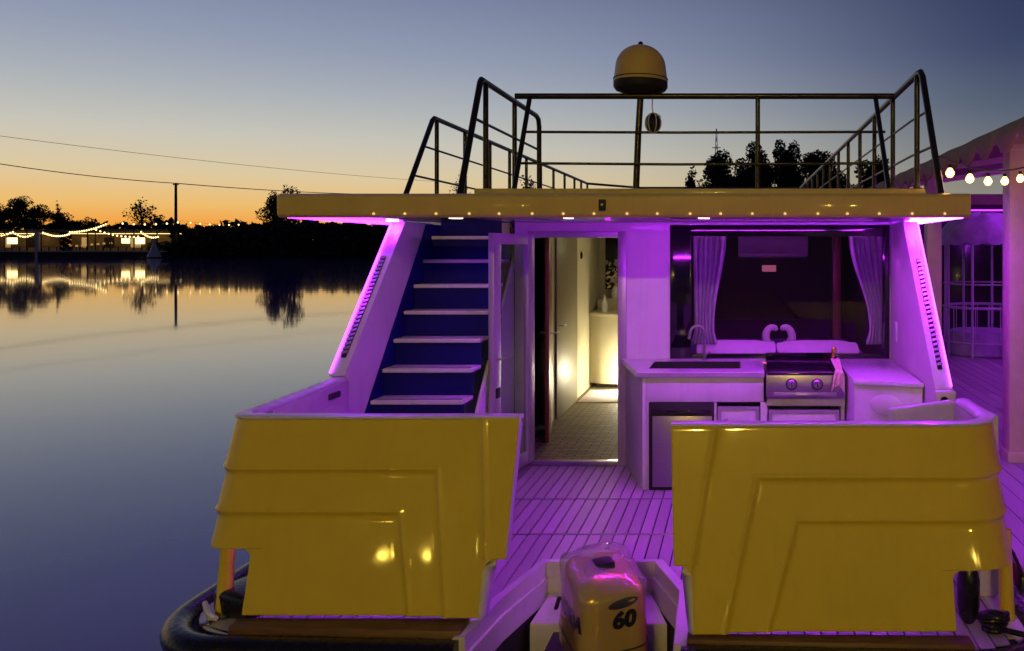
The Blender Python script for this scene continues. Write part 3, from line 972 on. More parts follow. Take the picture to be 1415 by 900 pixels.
for k in range(70):
    a, h, r_ = random.uniform(0, 6.28), random.uniform(.15, .55), random.uniform(.02, .19)
    c = Vector((-1.72 + r_ * math.cos(a), 11.2 + r_ * math.sin(a) * .6, 1.16 + h))
    u = Vector((random.uniform(-1, 1), random.uniform(-1, 1), random.uniform(-1, 1))).normalized() * .045
    v = u.cross(Vector((random.random(), random.random(), 1))).normalized() * .03
    lv.add([c - u, c + v, c + u, c - v], [(0, 1, 2, 3)])
lv.build('blossom', 'cloth_cream', fp, fix=False)
lamp = thing('ceiling_lamp', 'round warm ceiling lamp glowing at the end of the passage', 'lamp', (-1.15, 10.0, 2.03))
MB().lathe([(0, 0), (.13, 0), (.15, .012), (.15, .055), (0, .055)], (-1.15, 10.0, 2.03), 20).build('lamp_disc', 'room_lamp', lamp, smooth=40)

flm = thing('floor_lamp', 'bright floor lamp lighting the passage beside the cream cupboard', 'lamp', (-1.40, 10.22, .012))
MB().lathe([(0, 0), (.07, 0), (.07, .015), (.015, .03), (.015, .10), (0, .10)], (-1.40, 10.22, .0125), 16).build('stand', 'stainless', flm, smooth=40)
MB().lathe([(0, 0), (.07, 0), (.085, .04), (.085, .14), (.06, .2), (0, .2)], (-1.40, 10.22, .1126), 16).build('shade', 'floor_lamp_glow', flm, smooth=50)

tag(MB().box(-1.93, -1.15, 9.55, 10.38, .0125, .024).build('floor_light_patch', 'towel', bevel=.004), 'pale patch put on the passage floor for the pool of lamplight', 'light patch')  # pale sheet standing in for the overlit patch of floor

# ------------------------------------------------------------------ bedroom behind the window
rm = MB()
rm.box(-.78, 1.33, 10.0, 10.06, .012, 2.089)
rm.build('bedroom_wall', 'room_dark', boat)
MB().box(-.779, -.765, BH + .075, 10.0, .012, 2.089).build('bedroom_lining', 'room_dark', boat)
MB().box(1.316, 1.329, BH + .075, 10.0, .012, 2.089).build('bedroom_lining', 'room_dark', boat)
MB().box(1.07, 1.16, 9.0, 9.1, .013, 2.088).build('corner_post', 'red_wood', boat, bevel=.006)
bed = thing('bed', 'wide bed with dark violet cover behind the big window', 'bed', (.28, 8.3, .012))
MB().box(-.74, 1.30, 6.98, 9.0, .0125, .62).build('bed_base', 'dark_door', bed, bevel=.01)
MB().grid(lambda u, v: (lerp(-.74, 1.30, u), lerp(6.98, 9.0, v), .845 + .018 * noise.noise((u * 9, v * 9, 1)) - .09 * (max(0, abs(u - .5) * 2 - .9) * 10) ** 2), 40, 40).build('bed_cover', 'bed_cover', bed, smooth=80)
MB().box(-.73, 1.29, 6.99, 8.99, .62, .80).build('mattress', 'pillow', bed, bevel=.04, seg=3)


def pillow(cx, cy, cz, w, d, h, lab, tilt):
    m_ = MB()

    def f(u, v):
        a = u * 2 * math.pi
        b2 = (v - .5) * math.pi
        sx = math.copysign(abs(math.cos(a)) ** .45, math.cos(a)) * math.cos(b2) ** .35
        sy = math.copysign(abs(math.sin(a)) ** .45, math.sin(a)) * math.cos(b2) ** .35
        thick = math.sin(b2) * h * (1 - .55 * (abs(sx) ** 4)) * (1 - .5 * (abs(sy) ** 4))
        n_ = noise.noise((sx * 3 + cx * 7, sy * 3, 2)) * .012
        ear = .055 * (abs(sx) ** 7)
        return (cx + sx * w / 2, cy + sy * d / 2, cz + thick / 2 + n_ + ear + sy * tilt)
    m_.grid(f, 40, 16, wrap=True)
    return tag(m_.build('pillow', 'pillow', smooth=80), lab, 'pillow')


pillow(-.02, 7.22, .915, .72, .36, .17, 'white pillow beside the left curtain on the bed', .05)
pillow(.72, 7.22, .915, .74, .36, .17, 'white pillow beside the right curtain on the bed', .05)


def swan(sx, cx, lab):
    pts = []
    for k in range(15):
        t_ = k / 14
        a = lerp(-2.2, 2.45, t_)
        pts.append((cx + sx * (.0 + .062 * math.cos(a) + .005), 7.72, 1.0 + .085 * math.sin(a) + .02 * t_))
    rs = [lerp(.052, .026, k / 14) for k in range(14)] + [.016]
    m_ = MB().tube(pts, rs, 12)
    m_.lathe([(0, 0), (.07, .0), (.085, .03), (.06, .07), (0, .09)], (cx + sx * .05, 7.74, .86), 14)
    return tag(m_.build('towel_swan', 'towel', smooth=80), lab, 'towel')


swan(1, .455, 'white towel folded into a swan, its neck curled toward the right pillow')
swan(-1, .335, 'white towel folded into a swan, its neck curled toward the left pillow')


def curtain(x0, x1, xb0, xb1, lab, tie):
    m_ = MB()

    def f(u, v):
        z = lerp(1.985, 1.02, v)
        k = smoothstep(0, .82, v)
        a, b2 = lerp(x0, xb0, k), lerp(x1, xb1, k)
        bulge = .03 * smoothstep(.86, 1, v)
        x_ = lerp(a - bulge, b2 + bulge, u)
        y_ = 7.03 + .026 * math.sin(u * 2 * math.pi * 6.5 + 1.2 * math.sin(v * 2.2 + u * 3)) * (1 - .45 * k) + .008 * math.sin(u * 47 + v * 5)
        return (x_, y_, z)
    m_.grid(f, 110, 34)
    o = m_.build('curtain', 'curtain', None, smooth=80, fix=False)
    md = o.modifiers.new('thick', 'SOLIDIFY'); md.thickness = .004
    tag(o, lab, 'curtain')
    xm = (xb0 + xb1) / 2
    return o


curtain(-.40, -.105, -.385, -.215, 'pale pleated curtain hanging nearest the doorway side of the big window', 0)
curtain(.975, 1.29, 1.16, 1.285, 'pale pleated curtain hanging on the side of the big window nearest the boarding gate', 0)
MB().box(-.6, 1.2, 7.10, 7.13, 2.07, 2.0885).build('led_strip', 'added_room_glow', roof)  # added unseen strip to light curtains, bed and air conditioner
ac = thing('air_conditioner', 'white wall air conditioner at the back of the dark bedroom', 'air conditioner', (.42, 9.88, 1.74))
MB().prism([(9.998, 1.74), (9.998, 2.02), (9.80, 2.02), (9.77, 1.98), (9.77, 1.86), (9.82, 1.76)], 'x', 0, .86).build('casing', 'plastic_white', ac, bevel=.012)
MB().box(.04, .82, 9.79, 9.80, 1.765, 1.80).build('louvre', 'plastic_white', ac, bevel=.004)
tag(MB().box(.30, .475, 9.975, 9.998, 1.575, 1.655).build('control_panel', 'red_glow', bevel=.006), 'small pink lit panel on the bedroom wall below the air conditioner', 'panel')

# ------------------------------------------------------------------ cockpit galley
CF = 6.10
gc = thing('galley_counter', 'white cockpit galley counter with inset sink under the big window', 'counter', (.2, 6.4, 0))
cp = MB()
cp.hexa([(-.735, CF, .017), (-.705, CF, .017), (-.93, BH - .025, .017), (-.96, BH - .025, .017)], [(-.735, CF, .885), (-.705, CF, .885), (-.93, BH - .025, .885), (-.96, BH - .025, .885)])
cp.box(-.704, .195, CF, CF + .03, .69, .885)
cp.box(-.704, -.685, CF, CF + .03, .017, .689)
cp.box(-.185, -.165, CF, CF + .03, .017, .689)
cp.box(.17, .225, CF, CF + .03, .017, .689)
cp.box(-.164, .82, CF, CF + .03, .017, .10)
cp.box(.226, .82, CF, CF + .03, .66, .72)
cp.box(-.70, .82, BH - .05, BH - .025, .017, .885)
cp.box(.79, .82, CF + .031, BH - .051, .017, .885)
cp.build('carcass', 'cupboard', gc, bevel=.003)
wtp = MB()
# worktop left of the griddle, as four strips round the sink cut-out
SX0, SX1, SY0, SY1 = -.70, .02, 6.24, 6.62
wtp.prism([(-.775, CF - .03), (SX0, CF - .03), (SX0, BH - .022), (-1.0, BH - .022)], 'z', .886, .925)
wtp.box(SX0, SX1, CF - .03, SY0, .886, .925)
wtp.box(SX0, SX1, SY1, BH - .022, .886, .925)
wtp.box(SX1, .20, CF - .03, BH - .022, .886, .925)
wtp.box(.20, .82, 6.62, BH - .022, .886, .925)
wt_o = wtp.build('worktop', 'worktop', gc)
MB().box(-.775, .20, CF - .034, CF - .0305, .884, .918).build('edge_trim', 'trim_strip', wt_o)
sk = MB()
sk.box(SX0, SX1, SY0, SY1, .75, .762)
sk.box(SX0, SX0 + .012, SY0, SY1, .763, .927); sk.box(SX1 - .012, SX1, SY0, SY1, .763, .927)
sk.box(SX0 + .012, SX1 - .012, SY0, SY0 + .012, .763, .927); sk.box(SX0 + .012, SX1 - .012, SY1 - .012, SY1, .763, .927)
sink = sk.build('sink', 'black_matt', gc)
MB().lathe([(0, 0), (.035, 0), (.035, .004), (0, .004)], (-.34, 6.43, .7625), 16).build('drain', 'stainless', sink)
tp = [(-.285, 6.72, .925), (-.285, 6.72, 1.14)]
for k in range(1, 11):
    a = math.pi * k / 11
    tp.append((-.345 + .06 * math.cos(a), 6.72 - .02 * k / 10, 1.14 + .075 * math.sin(a)))
tp += [(-.408, 6.70, 1.13), (-.415, 6.70, 1.105)]
fau = MB().tube(tp, .0125, 10).build('tap', 'stainless', gc, smooth=50)
MB().lathe([(0, 0), (.024, 0), (.024, .012), (.017, .02), (0, .02)], (-.285, 6.72, .9255), 14).build('tap_base', 'stainless', fau, smooth=40)
MB().tube([(-.273, 6.72, .97), (-.23, 6.70, 1.0)], .006, 8).build('tap_lever', 'stainless', fau, smooth=40)


def panel_door(name, x0, x1, z0, z1, parent, knob):
    d = MB().box(x0, x1, CF - .018, CF - .001, z0, z1).build(name, 'cupboard', parent, bevel=.004)
    t_ = .022
    m_ = MB()
    m_.box(x0 - .006, x1 + .006, CF - .026, CF - .0185, z1 - t_, z1 + .006); m_.box(x0 - .006, x1 + .006, CF - .026, CF - .0185, z0 - .006, z0 + t_)
    m_.box(x0 - .006, x0 + t_, CF - .026, CF - .0185, z0 + t_, z1 - t_); m_.box(x1 - t_, x1 + .006, CF - .026, CF - .0185, z0 + t_, z1 - t_)
    m_.build('door_trim', 'door_alu', d)
    MB().lathe([(0, 0), (.014, 0), (.016, .01), (.010, .022), (0, .024)], (knob, CF - .019, z1 - .10), 12, 'y').build('knob', 'stainless', d, smooth=50)
    return d


panel_door('cupboard_door', -.150, .155, .115, .655, gc, -.09)
panel_door('cupboard_door', .240, .765, .115, .63, gc, .30)

# deeper locker at the starboard end
lk = thing('corner_locker', 'white corner locker with oval hatch between griddle and side wall', 'locker', (1.07, 6.2, 0))
MB().prism([(.835, 5.74), (1.295, 5.58), (1.295, BH - .025), (.835, BH - .025)], 'z', .017, .888).build('carcass', 'cupboard', lk, bevel=.008)
MB().prism([(.826, 5.72), (1.297, 5.555), (1.297, BH - .022), (.826, BH - .022)], 'z', .889, .926).build('worktop', 'worktop', lk, bevel=.006)
hv = MB()
hv.lathe([(0, 0), (.105, 0), (.105, .010), (.09, .018), (0, .022)], (0, 0, 0), 28, 'y')
hv.v = [(1.05 + x_ , 5.653 + y_ - x_ * .348, .755 + z_ * .72) for x_, y_, z_ in hv.v]
hv.build('oval_hatch', 'gel_white', lk, smooth=40)

fr_ = thing('fridge', 'stainless undercounter fridge in black frame beneath the sink', 'fridge', (-.44, 6.35, .017))
MB().box(-.683, -.187, CF + .035, 6.66, .018, .685).build('cabinet', 'black_matt', fr_, bevel=.004)
MB().box(-.683, -.187, CF - .012, CF + .034, .018, .688).build('door_frame', 'black_matt', fr_, bevel=.004)
MB().box(-.655, -.200, CF - .022, CF - .0125, .045, .585).build('door_panel', 'stainless', fr_, bevel=.003)
MB().box(-.66, -.21, CF - .030, CF - .0125, .610, .630).build('handle', 'black_gloss', fr_, bevel=.003)

gr = thing('gas_griddle', 'two-knob countertop gas griddle with black sloping lid', 'griddle', (.51, 6.3, .73))
MB().box(.212, .812, CF - .055, 6.615, .728, .905).build('body', 'stainless', gr, bevel=.006)
MB().prism([(CF - .06, .906), (CF - .06, .928), (6.50, 1.015), (6.60, 1.005), (6.60, .906)], 'x', .222, .802).build('lid', 'black_gloss', gr, bevel=.012, seg=3)
MB().tube([(.206, 6.35, .95), (.818, 6.35, .95)], .011, 8).build('hinge_bar', 'brass', gr, smooth=40)
for kx in (.405, .60):
    kb = MB().lathe([(0, 0), (.034, 0), (.036, .006), (.026, .012), (.024, .034), (.020, .038), (0, .038)], (kx, CF - .056, .835), 20, 'y').build('knob', 'stainless', gr, smooth=40)
    MB().box(kx - .004, kx + .004, CF - .1005, CF - .0945, .818, .854).build('pointer', 'black_matt', kb)
    MB().lathe([(0, 0), (.045, 0), (.045, .002), (0, .002)], (kx, CF - .0552, .835), 20, 'y').build('dial_plate', 'black_matt', gr)
MB().box(.27, .75, CF - .062, CF - .0555, .745, .775).build('drip_tray', 'door_alu', gr, bevel=.003)
MB().box(.44, .60, CF - .075, CF - .0625, .748, .766).build('tray_handle', 'stainless', gr, bevel=.004)
MB().lathe([(0, 0), (.02, 0), (.022, .03), (.014, .05), (0, .05)], (.79, 6.56, 1.006), 12).build('gas_cap', 'brass', gr, smooth=40)
ck = MB()


def cloth(u, v):
    if v < .35:
        t_ = v / .35
        return (.765 + .07 * (u - .5) * (1 - .3 * t_), lerp(6.30, CF - .066, t_), lerp(.995, .938, t_) + .004 * math.sin(u * 9))
    t_ = (v - .35) / .65
    fork = .045 * (abs(u - .5) * 2) * t_
    return (.765 + .07 * (u - .5) * (1 + .55 * t_) - .01 * t_, CF - .070 - .012 * math.sin(u * 12 + t_ * 2) - .004, lerp(.930, .775 + .06 * (1 - abs(u - .5) * 2), t_))


ck.grid(cloth, 16, 26)
o = ck.build('dish_cloth', 'cloth_cream', None, smooth=80, fix=False)
md = o.modifiers.new('thick', 'SOLIDIFY'); md.thickness = .004
tag(o, 'cream dish cloth draped over the end of the griddle lid', 'cloth')

# ------------------------------------------------------------------ outboard motor, turned a little
motor = thing('outboard_motor', 'outboard motor, tinted gold for the lamplight, numbered 60 under a clear plastic bag in the stern well', 'motor', (0, 0, 0))


def cowl_pt(a, v, off=0.0, wr=0.0):
    z = lerp(-.20, .270, v)
    k = 1.0
    if v < .10: k = lerp(.90, 1, v / .10)
    tap = 1 - .10 * smoothstep(.25, .95, v)
    top = math.sqrt(max(0, 1 - (max(0, v - .80) / .20) ** 3.0))
    hw, hl = .186 * k * tap * max(.02, top), .245 * k * tap * max(.02, top)
    e = 2 / 4.6
    cx, sy = math.cos(a), math.sin(a)
    x_ = math.copysign(abs(cx) ** e, cx) * (hw + off)
    y_ = math.copysign(abs(sy) ** e, sy) * (hl + off)
    z += .035 * smoothstep(.6, 1, v) * (y_ / .245 + .3) + off * smoothstep(.6, 1, v)
    if wr:
        n_ = noise.noise((x_ * 7 + 3, y_ * 7, z * 4)) + .6 * noise.noise((x_ * 16, y_ * 16 + 9, z * 7))
        x_ += wr * n_ * (1 if cx > 0 else -1); y_ += wr * n_ * (1 if sy > 0 else -1); z += wr * n_ * smoothstep(.6, 1, v) * 1.8
    return (x_, y_, z)


cw_ = MB().grid(lambda u, v: cowl_pt(u * 2 * math.pi, v), 72, 48, wrap=True)
cw_.f.append(tuple(range(72))[::-1]); cw_.f.append(tuple(72 * 47 + k for k in range(72)))
cowl = cw_.build('cowling', 'engine_lamp_gold', motor, smooth=50)
from mathutils.bvhtree import BVHTree
bvh = BVHTree.FromPolygons([Vector(v) for v in cw_.v], cw_.f)


def project(vs, fs, origin, right, up, inward, lift):
    out, keep = [], []
    for (tx, ty, tz) in vs:
        o_ = origin + right * tx + up * ty
        hit, nn, idx, dist = bvh.ray_cast(o_, inward, 2)
        out.append((hit - inward * lift) if hit else None)
    return [tuple(p) if p else (0, 0, 0) for p in out], [f for f in fs if all(out[i] is not None for i in f)]


def text_mesh(txt, size, shear, bold):
    cu_ = bpy.data.curves.new('txt', 'FONT')
    cu_.body = txt; cu_.size = size; cu_.shear = shear; cu_.offset = bold; cu_.align_x = 'CENTER'; cu_.align_y = 'CENTER'
    cu_.resolution_u = 4
    ob = bpy.data.objects.new('txt', cu_); COL.objects.link(ob)
    dg = bpy.context.evaluated_depsgraph_get()
    me = bpy.data.meshes.new_from_object(ob.evaluated_get(dg))
    bpy.data.objects.remove(ob)
    bm = bmesh.new(); bm.from_mesh(me)
    bmesh.ops.triangulate(bm, faces=bm.faces)
    bmesh.ops.subdivide_edges(bm, edges=[e for e in bm.edges if e.calc_length() > size * .25], cuts=2)
    bm.verts.ensure_lookup_table()
    vs = [tuple(v.co) for v in bm.verts]; fs = [tuple(v.index for v in f.verts) for f in bm.faces]
    bm.free()
    return vs, fs


def decal(name, vs, fs, origin, right, inward, lift=.0025, mt='letter_black'):
    vs, fs = project(vs, fs, Vector(origin), Vector(right).normalized(), Vector((0, 0, 1)), Vector(inward).normalized(), lift)
    used = sorted({i for f in fs for i in f})
    mp_ = {k: i for i, k in enumerate(used)}
    return MB().add([vs[k] for k in used], [tuple(mp_[i] for i in f) for f in fs]).build(name, mt, cowl, fix=False)


vs, fs = text_mesh('60', .100, .12, .006)
decal('number', [(a * 1.15, b_, c) for a, b_, c in vs], fs, (.040, -.6, .082), (1, 0, 0), (0, 1, 0))
vs, fs = text_mesh('HONDA', .092, .10, .005)
decal('maker_name', [(a * 1.0, b_, c) for a, b_, c in vs], fs, (-.6, -.025, .070), (0, -1, 0), (1, 0, 0))
ov = [(0, 0, 0)] + [(.075 * math.cos(2 * math.pi * k / 40), .022 * math.sin(2 * math.pi * k / 40) + .008 * math.cos(2 * math.pi * k / 40), 0) for k in range(40)]
decal('air_vent', ov, [(0, 1 + k, 1 + (k + 1) % 40) for k in range(40)], (.040, -.6, .160), (1, 0, 0), (0, 1, 0), mt='black_gloss')
MB().tube([cowl_pt(2 * math.pi * k / 72, .30, .001) for k in range(72)], .004, 6, closed=True).build('cowl_seam', 'black_matt', motor, smooth=60)
MB().box(-.06, .06, -.19, .15, -.75, -.2).build('midsection', 'engine_lamp_gold', motor, bevel=.03, seg=3)
MB().box(-.14, .14, -.2, .2, -.235, -.198).build('lower_tray', 'black_matt', motor, bevel=.012)
MB().box(-.05, .05, .15, .30, -.55, -.28).build('clamp_bracket', 'black_matt', motor, bevel=.01)
MB().box(-.05, .05, -.06, .04, .25, .300).build('lifting_eye', 'black_matt', motor, bevel=.012)
bag = MB().grid(lambda u, v: cowl_pt(u * 2 * math.pi, v * .985 + .0, .006 + .003 * math.sin(v * 9) + .012 * smoothstep(.75, 1, v), lerp(.003, .014, smoothstep(.7, .95, v))), 120, 70, wrap=True)
bag.f.append(tuple(120 * 69 + k for k in range(120)))
bag.build('plastic_bag', 'plastic_film', motor, smooth=80, fix=True)
for cx_ in (-.05, .05):
    MB().tube([(cx_, .22, -.10), (cx_ * 1.6, .34, -.02), (cx_ * 2.4, .46, -.06), (cx_ * 2.6, .52, -.16)], .012, 8).build('control_cable', 'black_matt', motor, smooth=50)
MB().box(-.03, .03, -.262, -.240, -.14, -.08).build('cowl_latch', 'black_matt', motor, bevel=.004)
motor.location = (-.684, 4.02, 0)
motor.rotation_euler = (0, 0, R(25))

flg = None
for fx, fy, fz in [(1.28, 5.70 + .89 * k, 2.29) for k in range(4)] + [(.16, 6.5, 2.29), (-1.89, 5.96, 2.20), (-1.89, 6.73, 2.20), (-1.70, 6.03, 2.29), (1.12, 5.91, 2.29), (-2.90, 7.66, 2.20)]:
    if flg is None:
        flg = MB().lathe([(0, 0), (.045, 0), (.045, .008), (.028, .012), (.026, .03), (0, .03)], (fx, fy, fz), 14).build('base_flange', 'rail', railing, smooth=40)
        f0 = WL[flg] - Vector((fx, fy, fz))
    else:
        share(flg, 'base_flange', Vector((fx, fy, fz)) + f0, railing)

# ------------------------------------------------------------------ fittings on the roof
ra = thing('radome', 'pale domed antenna tinted for lamplight on a black base above the roof rail', 'radome', (-.82, 6.52, 2.29))
MB().tube([(-.84, 6.53, 2.29), (-.82, 6.53, 2.8), (-.80, 6.53, 3.13)], .027, 12).build('mast', 'rail', ra, smooth=50)
MB().lathe([(0, 0), (.10, 0), (.15, .015), (.205, .035), (.222, .06), (.222, .10), (0, .10)], (-.80, 6.53, 3.13), 32).build('base', 'black_matt', ra, smooth=35)
prof = [(0, .1), (.222, .1)] + [(.222 - .004 * k, .10 + .03 * k) for k in range(1, 5)] + [(.205 * math.cos(a), .22 + .185 * math.sin(a)) for a in [math.pi / 2 * k / 12 for k in range(1, 12)]] + [(.018, .404), (0, .404)]
MB().lathe(prof, (-.80, 6.53, 3.1305), 36).build('dome', 'radome_lamp_tint', ra, smooth=50)
MB().tube([(-.80 + .2215 * math.cos(2 * math.pi * k / 48), 6.53 + .2215 * math.sin(2 * math.pi * k / 48), 3.255) for k in range(48)], .004, 6, closed=True).build('seam_ring', 'black_matt', ra, smooth=60)
MB().lathe([(0, 0), (.020, 0), (.020, .02), (.012, .03), (0, .03)], (-.80, 6.53, 3.533), 12).build('cap', 'black_matt', ra, smooth=40)

fl = thing('net_float', 'dark ball float in a net hanging from the roof rail', 'float', (-.69, 6.46, 2.80))
fb = MB().grid(lambda u, v: (-.69 + .062 * math.cos(2 * math.pi * u) * math.sin(math.pi * (.02 + .96 * v)), 6.46 + .062 * math.sin(2 * math.pi * u) * math.sin(math.pi * (.02 + .96 * v)), 2.885 + .078 * math.cos(math.pi * (.02 + .96 * v))), 24, 16, wrap=True)
fb.build('ball', 'black_gloss', fl, smooth=80)
ntt = MB()
for k in range(6):
    a = k * math.pi / 3
    ntt.tube([(-.69 + .065 * math.cos(a) * math.sin(t_), 6.46 + .065 * math.sin(a) * math.sin(t_), 2.885 + .081 * math.cos(t_)) for t_ in [math.pi * j / 10 for j in range(11)]], .005, 6)
ntt.tube([(-.69, 6.46, 2.965), (-.70, 6.48, 3.02), (-.70, 6.497, 3.085)], .005, 6)
ntt.tube([(-.69, 6.46, 2.965), (-.655, 6.46, 2.955), (-.63, 6.46, 2.935)], .006, 6)
ntt.build('net', 'gazebo', fl, smooth=50)

# ------------------------------------------------------------------ stern fittings
ct = thing('deck_cleat', 'white mooring cleat on the rounded port quarter', 'cleat', (-2.62, 3.95, .0))
MB().box(-2.645, -2.595, 3.90, 4.0, .004, .03).build('base', 'stainless', ct, bevel=.006)
MB().tube([(-2.70, 4.03, .075), (-2.66, 3.99, .055), (-2.62, 3.95, .05), (-2.58, 3.91, .055), (-2.54, 3.87, .07)], [.012, .016, .017, .016, .012], 10).build('horn', 'gel_white', ct, smooth=60)
MB().tube([(-2.62, 3.95, .028), (-2.62, 3.95, .05)], .016, 10).build('stem', 'gel_white', ct, smooth=60)


def coil(name, c, n_, r0, lab, mt, rr=.014):
    pts = []
    for k in range(n_ * 16 + 1):
        a = 2 * math.pi * k / 16
        pts.append((c[0] + (r0 + .012 * math.sin(k * .7)) * math.cos(a), c[1] + (r0 * .7 + .01 * math.cos(k * .5)) * math.sin(a), c[2] + rr + .020 * k / 16))
    return tag(tube(name, pts, rr, mt, None, 8), lab, 'rope')


coil('mooring_rope', (1.24, 3.86, .005), 4, .055, 'black mooring rope coiled on the starboard stern corner', 'rubber')
tag(tube('mooring_line', [(1.22, 3.82, .05), (1.35, 3.72, .06), (1.50, 3.70, .03), (1.66, 3.78, .02), (1.85, 3.95, .03)], .014, 'rubber', None, 8), 'black mooring line running from the stern corner to the jetty', 'rope')


def fender(x_, y_, z_, h, r_, lab):
    f_ = thing('boat_fender', lab, 'fender', (x_, y_, z_))
    MB().lathe([(0, 0), (r_ * .4, .0), (r_ * .8, .03), (r_, .09), (r_, h - .09), (r_ * .8, h - .03), (r_ * .35, h), (r_ * .2, h + .05), (0, h + .05)], (x_, y_, z_), 20).build('body', 'rubber', f_, smooth=50)
    MB().tube([(x_, y_, z_ + h + .04), (x_ - .03, y_ + .06, z_ + h + .14), (x_ - .10, y_ + .16, z_ + h + .22)], .010, 8).build('lanyard', 'rubber', f_, smooth=50)


fender(1.14, 3.94, .018, .30, .055, 'slim black fender standing in the starboard stern notch')
fender(1.555, 4.35, -.36, .40, .075, 'fat black fender hanging between houseboat and jetty')
hb = MB().prism([(-2.66, 4.02), (-2.40, 3.90), (-2.36, 4.30), (-2.52, 4.40)], 'z', .018, .15)
tag(hb.build('fender_bag', 'rubber', bevel=.03, seg=3), 'black padded bag lying behind the port transom corner', 'bag')

# ------------------------------------------------------------------ jetty to starboard
jet = MB().box(1.66, 9.2, -14, 18, -.34, -.02).build('jetty', 'dark_wall')
jet['kind'] = 'structure'
jp = MB().box(-.5, .5, -.5, .5, -.5, .5).build('plank', 'pontoon_plank', jet, bevel=.02, seg=1)
first = True
for k in range(50):
    xx = 1.64 + .15 * k
    cuts = [-14 + random.uniform(0, .0), 2.0 + (k % 3) * 1.1, 8.4 + (k % 4) * .9, 18]
    for a, c in zip(cuts, cuts[1:]):
        loc = (xx + .075, (a + c) / 2, -.006 + random.uniform(-.001, .001)); s_ = (.141, c - a - .008, .024)
        if first:
            jp.location = Vector(loc) - WL[jet]; jp.scale = s_; first = False
        else:
            share(jp, 'plank', loc, jet, s_)
MB().box(1.63, 1.662, -14, 18, -.30, .012).build('edge_board', 'wood_strip', jet, bevel=.006)

JC = 'awning columns on the jetty'
for y, lab in ((7.0, 'square pale awning column nearest the boarding gate'), (10.0, 'square pale awning column behind the slanted side wall'), (13.2, 'square pale awning column beside the white cage seat'), (3.6, 'square pale awning column beside the stern of the houseboat')):
    c_ = thing('awning_column', lab, 'column', (2.44, y, 0), JC)
    MB().box(2.355, 2.535, y - .09, y + .09, .10, 2.84).build('shaft', 'column', c_, bevel=.008)
    MB().box(2.335, 2.555, y - .11, y + .11, .008, .10).build('plinth', 'column', c_, bevel=.008)
    MB().box(2.335, 2.555, y - .11, y + .11, 2.72, 2.78).build('collar', 'column', c_, bevel=.008)

aw = thing('awning', 'long mauve awning with scalloped edge over the jetty', 'awning', (4.5, 8, 0))


def awn(u, v):
    x_, y_ = lerp(2.2, 8.8, u), lerp(1.0, 14.0, v)
    return (x_, y_, 2.88 + .16 * (x_ - 2.2) - .03 * math.sin(v * math.pi * 6) ** 2 * math.sin(u * math.pi))


o = MB().grid(awn, 24, 60).build('canopy', 'awning', aw, smooth=60, fix=False)
md = o.modifiers.new('thick', 'SOLIDIFY'); md.thickness = .006
va = MB()
NS = 400
top_, bot = [], []
for k in range(NS + 1):
    y = lerp(1.0, 14.0, k / NS)
    sc_ = abs(math.sin(math.pi * (y - 1) / .52))
    zt = 2.88 + .012 * noise.noise((y * 2, 0, 0))
    top_.append((2.19, y, zt)); bot.append((2.17 + .02 * noise.noise((y * 1.5, 3, 0)), y, zt - .11 - .13 * sc_ + .01 * noise.noise((y * 3, 1, 0))))
va.add(top_ + bot, [(k, k + 1, NS + 2 + k, NS + 1 + k) for k in range(NS)])
o = va.build('valance', 'awning', aw, smooth=60, fix=False)
md = o.modifiers.new('thick', 'SOLIDIFY'); md.thickness = .006
MB().box(2.21, 2.30, 1.0, 14.0, 2.785, 2.865).build('beam', 'column', aw, bevel=.006)
for y in (3.6, 7.0, 10.0, 13.2):
    MB().hexa([(2.31, y - .04, 2.80), (8.7, y - .04, 3.72), (8.7, y + .04, 3.72), (2.31, y + .04, 2.80)], [(2.31, y - .04, 2.86), (8.7, y - .04, 3.84), (8.7, y + .04, 3.84), (2.31, y + .04, 2.86)]).build('rafter', 'column', aw)


def festoon(pts, n_, sag, lab, r_, glow, cable_r, drop):
    A, B = Vector(pts[0]), Vector(pts[1])
    f_ = thing('festoon_lights', lab, 'string lights', tuple((A + B) / 2))
    ps = [A.lerp(B, k / 24) - Vector((0, 0, sag * (1 - (2 * k / 24 - 1) ** 2))) for k in range(25)]
    MB().tube(ps, cable_r, 6).build('cable', 'wire', f_, smooth=50)
    proto = None
    for k in range(n_):
        t_ = (k + .5) / n_
        p = A.lerp(B, t_) - Vector((0, 0, sag * (1 - (2 * t_ - 1) ** 2)))
        if proto is None:
            proto = MB().lathe([(0, -r_), (r_ * .55, -r_ * .85), (r_ * .95, -r_ * .3), (r_, 0), (r_ * .9, r_ * .45), (r_ * .55, r_ * .95), (r_ * .4, r_ * 1.2), (0, r_ * 1.2)], (p.x, p.y, p.z - drop), 14).build('bulb', glow, f_, smooth=60)
            base = WL[proto].copy() - p
            pc = MB().lathe([(0, 0), (r_ * .45, 0), (r_ * .5, r_ * .3), (r_ * .4, r_ * .9), (0, r_ * .9)], (p.x, p.y, p.z - drop + r_ * 1.2), 10).build('socket', 'black_matt', proto, smooth=40) if drop > .04 and r_ < .1 else None
            off = WL[pc] - WL[proto] if pc else None
        else:
            b2 = share(proto, 'bulb', p + base, f_)
            if pc: share(pc, 'socket', WL[b2] + off, b2)
    return f_


festoon([(1.34, 5.30, 2.48), (2.78, 7.0, 2.70)], 7, .12, 'sagging string of warm bulbs from the roof rail to the jetty awning', .029, 'bulb_warm', .007, .085)

